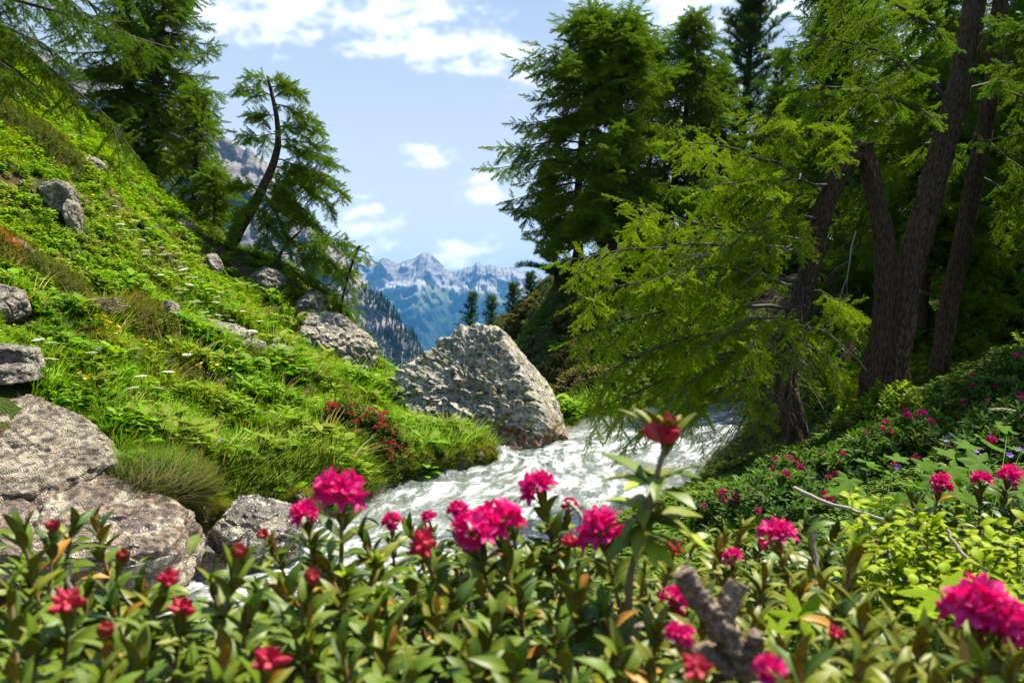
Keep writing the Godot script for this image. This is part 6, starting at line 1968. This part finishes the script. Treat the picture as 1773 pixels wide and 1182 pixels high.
func bilberry() -> void:
	rng.seed = 62
	var kinds := []
	for j in 4:
		kinds.append(fine_leaf(0.021 * rr(0.85, 1.15), 0.0072, rr(0.05, 0.3), rr(0.0, 0.2), jig(Color(0.31, 0.39, 0.012), 0.14), jig(Color(0.3, 0.37, 0.015), 0.1), rr(-0.4, 0.4), M.soft_leaf, M.soft_leaf))
	var groups := [
		[Vector3(0.757, 1.624, -1.35), Vector3(0.17, 0.11, 0.12), "lime green bilberry bush with small oval leaves in full sun"], [Vector3(0.611, 1.606, -1.25), Vector3(0.12, 0.1, 0.1), "lime green bilberry bush beside the tall leafy shoots"], [Vector3(0.743, 1.613, -1.2), Vector3(0.12, 0.1, 0.1), "lime green bilberry bush under the thin bare twig"],
	]
	for g in groups:
		var foot: Vector3 = on_land(g[0].x, g[0].z)
		var t := thing("bilberry_bush", foot, g[2], "shrub", "bilberry bushes")
		var places := []
		var tints := []
		for k in 34:
			var p: Vector3 = g[0] - foot + Vector3(rr(-1, 1), rr(-1, 0.4), rr(-1, 1)) * g[1]
			part("branch", stem_mesh([Vector3(rr(-0.06, 0.06), 0, rr(-0.06, 0.06)), p * Vector3(0.7, 0.6, 0.7), p], 0.002, 0.0009, Color(0.14, 0.16, 0.03)), t)
			for j in 17:
				var q := p + Vector3(rr(-0.03, 0.03), rr(-0.09, 0.035), rr(-0.03, 0.03))
				var a := rr(0, TAU)
				var d := Vector3(cos(a), rr(-0.1, 0.9), sin(a))
				var s := rr(0.75, 1.25)
				var xf := Transform3D(along(d, Vector3.UP, rr(-0.4, 0.4)) * Basis.from_scale(Vector3(s, s, s)), q)
				if j < 8:
					part("leaf", kinds[rng.randi_range(0, 3)], t, xf)
				else:
					places.append(xf)
					tints.append(jig(Color.WHITE, 0.2))
		many("inner_leaves", kinds[0], places, tints, t)

# a leaf with pointed toothed lobes, like a hand, one unit across
func palmate_leaf(lobes: int, depth: float, seed_: int) -> ArrayMesh:
	var mb := MB.new()
	rng.seed = seed_
	var mid := mb.vert(Vector3.ZERO, Vector3.UP, Color.WHITE)
	var n := lobes * 10
	for k in n + 1:
		var f := float(k) / n
		var a := lerpf(-2.5, 2.5, f)
		var u := absf(fposmod(f * lobes, 1.0) - 0.5) * 2.0 # 0 at the tip of a lobe
		var tooth := 0.06 * (k % 2)
		var r := lerpf(1.0, 1.0 - depth, pow(u, 0.8)) * (1.0 - 0.3 * absf(a) / 2.5) - tooth
		mb.vert(Vector3(cos(a) * r, 0.24 * (1.0 - u) * r - 0.3 * r * r, sin(a) * r) * 0.6, Vector3.UP, jig(Color.WHITE, 0.07))
	for k in n:
		mb.tri(mid, mid + k + 2, mid + k + 1)
	mb.smooth()
	if mb.n[0].y < 0.0:
		for q in range(0, mb.ix.size(), 3):
			var t2 := mb.ix[q]
			mb.ix[q] = mb.ix[q + 1]
			mb.ix[q + 1] = t2
		mb.smooth()
	return mb.mesh(M.soft_leaf)

func palmate() -> void:
	var cut := palmate_leaf(5, 0.72, 71)
	var broad := palmate_leaf(5, 0.4, 72)
	rng.seed = 63
	var plants := [
		[Vector3(0.277, 1.7, -0.78), "bright palmate leaf plant beside the broken branch", Color(0.24, 0.36, 0.015), cut, [[Vector3(0.283, 1.702, -0.78), 0.075], [Vector3(0.254, 1.696, -0.76), 0.05], [Vector3(0.313, 1.68, -0.8), 0.045]]],
		[Vector3(0.471, 1.694, -0.85), "bright palmate leaf plant under the bilberry", Color(0.25, 0.37, 0.015), cut, [[Vector3(0.456, 1.704, -0.85), 0.1], [Vector3(0.513, 1.697, -0.88), 0.07], [Vector3(0.502, 1.715, -0.8), 0.1], [Vector3(0.415, 1.701, -0.8), 0.05]]],
		[Vector3(1.649, 1.206, -3.6), "broad leaved plant in the shade behind the pink clusters", Color(0.095, 0.185, 0.02), broad, [[Vector3(1.518, 1.259, -3.6), 0.22], [Vector3(1.721, 1.278, -3.7), 0.24], [Vector3(1.959, 1.3, -3.8), 0.24], [Vector3(1.509, 1.226, -3.4), 0.2], [Vector3(1.755, 1.254, -3.5), 0.22], [Vector3(1.608, 1.224, -3.3), 0.2], [Vector3(1.361, 1.25, -3.4), 0.2], [Vector3(1.728, 1.282, -3.9), 0.22], [Vector3(1.917, 1.293, -4), 0.22], [Vector3(1.909, 1.259, -3.6), 0.22], [Vector3(1.375, 1.225, -3.2), 0.18], [Vector3(1.728, 1.224, -3.3), 0.18]]],
		[Vector3(1.975, 1.3, -3.4), "broad leaved plant under the violet cranesbills", Color(0.095, 0.185, 0.02), broad, [[Vector3(1.986, 1.311, -3.6), 0.24], [Vector3(2.057, 1.356, -3.5), 0.26], [Vector3(2.122, 1.325, -3.4), 0.24], [Vector3(1.79, 1.295, -3.2), 0.2], [Vector3(2.286, 1.383, -3.8), 0.22], [Vector3(2.36, 1.373, -3.7), 0.24], [Vector3(2.234, 1.367, -3.9), 0.22], [Vector3(2.122, 1.339, -3.9), 0.22], [Vector3(1.952, 1.295, -3.2), 0.2], [Vector3(1.802, 1.271, -3.1), 0.18], [Vector3(2.033, 1.295, -3.2), 0.2], [Vector3(2.54, 1.41, -4.1), 0.22]]],
	]
	for p in plants:
		var foot: Vector3 = on_land(p[0].x, p[0].z)
		var t := thing("palmate_plant", foot, p[1], "plant", "palmate leaved plants")
		var m := tinted(p[2])
		for l in p[4]:
			var at: Vector3 = l[0] - foot
			part("stalk", stem_mesh([Vector3(rr(-0.02, 0.02), -0.02, 0), at * 0.6 + Vector3(rr(-0.02, 0.02), 0.03, 0), at], 0.0022, 0.0015, Color(0.12, 0.2, 0.03)), t)
			var s: float = l[1] * (0.68 if p[3] == broad else 1.0)
			var o := part("leaf", p[3], t, Transform3D(upright(Vector3(rr(-0.5, 0.5), 1, rr(0.0, 0.9)), rr(0, TAU)) * Basis.from_scale(Vector3(s, s, s)), at))
			o.material_override = m

func broken_branch() -> void:
	rng.seed = 64
	var foot := Vector3(0.204, 1.695, -0.66)
	var t := thing("broken_branch", foot, "broken grey branch stub with forks standing among the bushes", "branch")
	var bark := Color(0.36, 0.3, 0.25)
	var f := FastNoiseLite.new()
	f.frequency = 30.0
	f.seed = 4
	for e in [["stem", [Vector3(0.214, 1.665, -0.66), Vector3(0.194, 1.709, -0.66), Vector3(0.17, 1.746, -0.66), Vector3(0.153, 1.768, -0.66), Vector3(0.141, 1.788, -0.66)], 0.0125, 0.008], ["fork", [Vector3(0.172, 1.741, -0.66), Vector3(0.181, 1.756, -0.665), Vector3(0.191, 1.775, -0.67)], 0.009, 0.0075], ["fork", [Vector3(0.194, 1.709, -0.66), Vector3(0.2, 1.724, -0.655), Vector3(0.2, 1.74, -0.65)], 0.009, 0.006], ["fork", [Vector3(0.184, 1.7, -0.66), Vector3(0.163, 1.715, -0.67), Vector3(0.148, 1.685, -0.68)], 0.01, 0.008]]:
		var q := []
		for p in spline(e[1], 12):
			q.append(p - foot)
		var mb := MB.new()
		mb.tube(q, taper(q.size(), e[2], e[3]), 14, bark, 0.7, f)
		mb.smooth()
		part(e[0], mb.mesh(M.small_bark), t)
	var lying := thing("dead_branch", Vector3(0.124, 1.686, -0.8), "bleached dead branch lying under the tall shoot", "branch")
	var q := []
	for p in spline([Vector3(0.068, 1.672, -0.82), Vector3(0.101, 1.689, -0.8), Vector3(0.136, 1.683, -0.8), Vector3(0.161, 1.694, -0.78), Vector3(0.179, 1.682, -0.76), Vector3(0.201, 1.663, -0.74)], 6):
		q.append(p - lying.position)
	var mb := MB.new()
	mb.tube(q, taper(q.size(), 0.006, 0.009), 10, Color(0.42, 0.36, 0.3), 0.5, f)
	mb.smooth()
	part("stem", mb.mesh(M.small_bark), lying)
	var twigs := [
		[[Vector3(0.918, 1.436, -2.6), Vector3(0.983, 1.412, -2.5), Vector3(1.066, 1.401, -2.4), Vector3(1.147, 1.384, -2.3)], 0.008, "thin bare twig lying across the shaded bushes"], [[Vector3(0.682, 1.665, -1.25), Vector3(0.689, 1.633, -1.22), Vector3(0.708, 1.617, -1.2), Vector3(0.727, 1.606, -1.18)], 0.0035, "thin bare twig curving through the bilberry"],
		[[Vector3(0.068, 1.777, -0.95), Vector3(0.076, 1.771, -0.93), Vector3(0.089, 1.76, -0.92)], 0.003, "short bare twig beside a magenta cluster"], [[Vector3(0.359, 1.739, -0.95), Vector3(0.362, 1.714, -0.95), Vector3(0.364, 1.69, -0.94)], 0.003, "pale upright twig left of the tall leafy shoots"], [[Vector3(-0.369, 1.763, -0.66), Vector3(-0.367, 1.782, -0.66), Vector3(-0.365, 1.797, -0.66)], 0.002, "pale snapped stalk above the half open red cluster"],
	]
	for e in twigs:
		var w := []
		for p in spline(e[0], 5):
			w.append(p - e[0][0] + Vector3(rr(-1, 1), rr(-1, 1), rr(-1, 1)) * 0.002)
		var tb := MB.new()
		tb.tube(w, taper(w.size(), e[1], e[1] * 0.6), 6, Color(0.3, 0.25, 0.2), 0.4, f)
		solo("bare_twig", tb.mesh(M.twig), e[0][0], e[2], "twig", "bare twigs")

func _ready() -> void:
	rng.seed = 20240
	make_materials()
	make_air()
	make_land()
	make_river()
	make_mountains()
	make_boulder()
	make_rocks()
	make_trees()
	print("trees ", Time.get_ticks_msec())
	make_meadow()
	print("meadow ", Time.get_ticks_msec())
	make_tussocks()
	make_shrubs()
	make_flowers()
	make_near_bushes()
	print("all ", Time.get_ticks_msec())
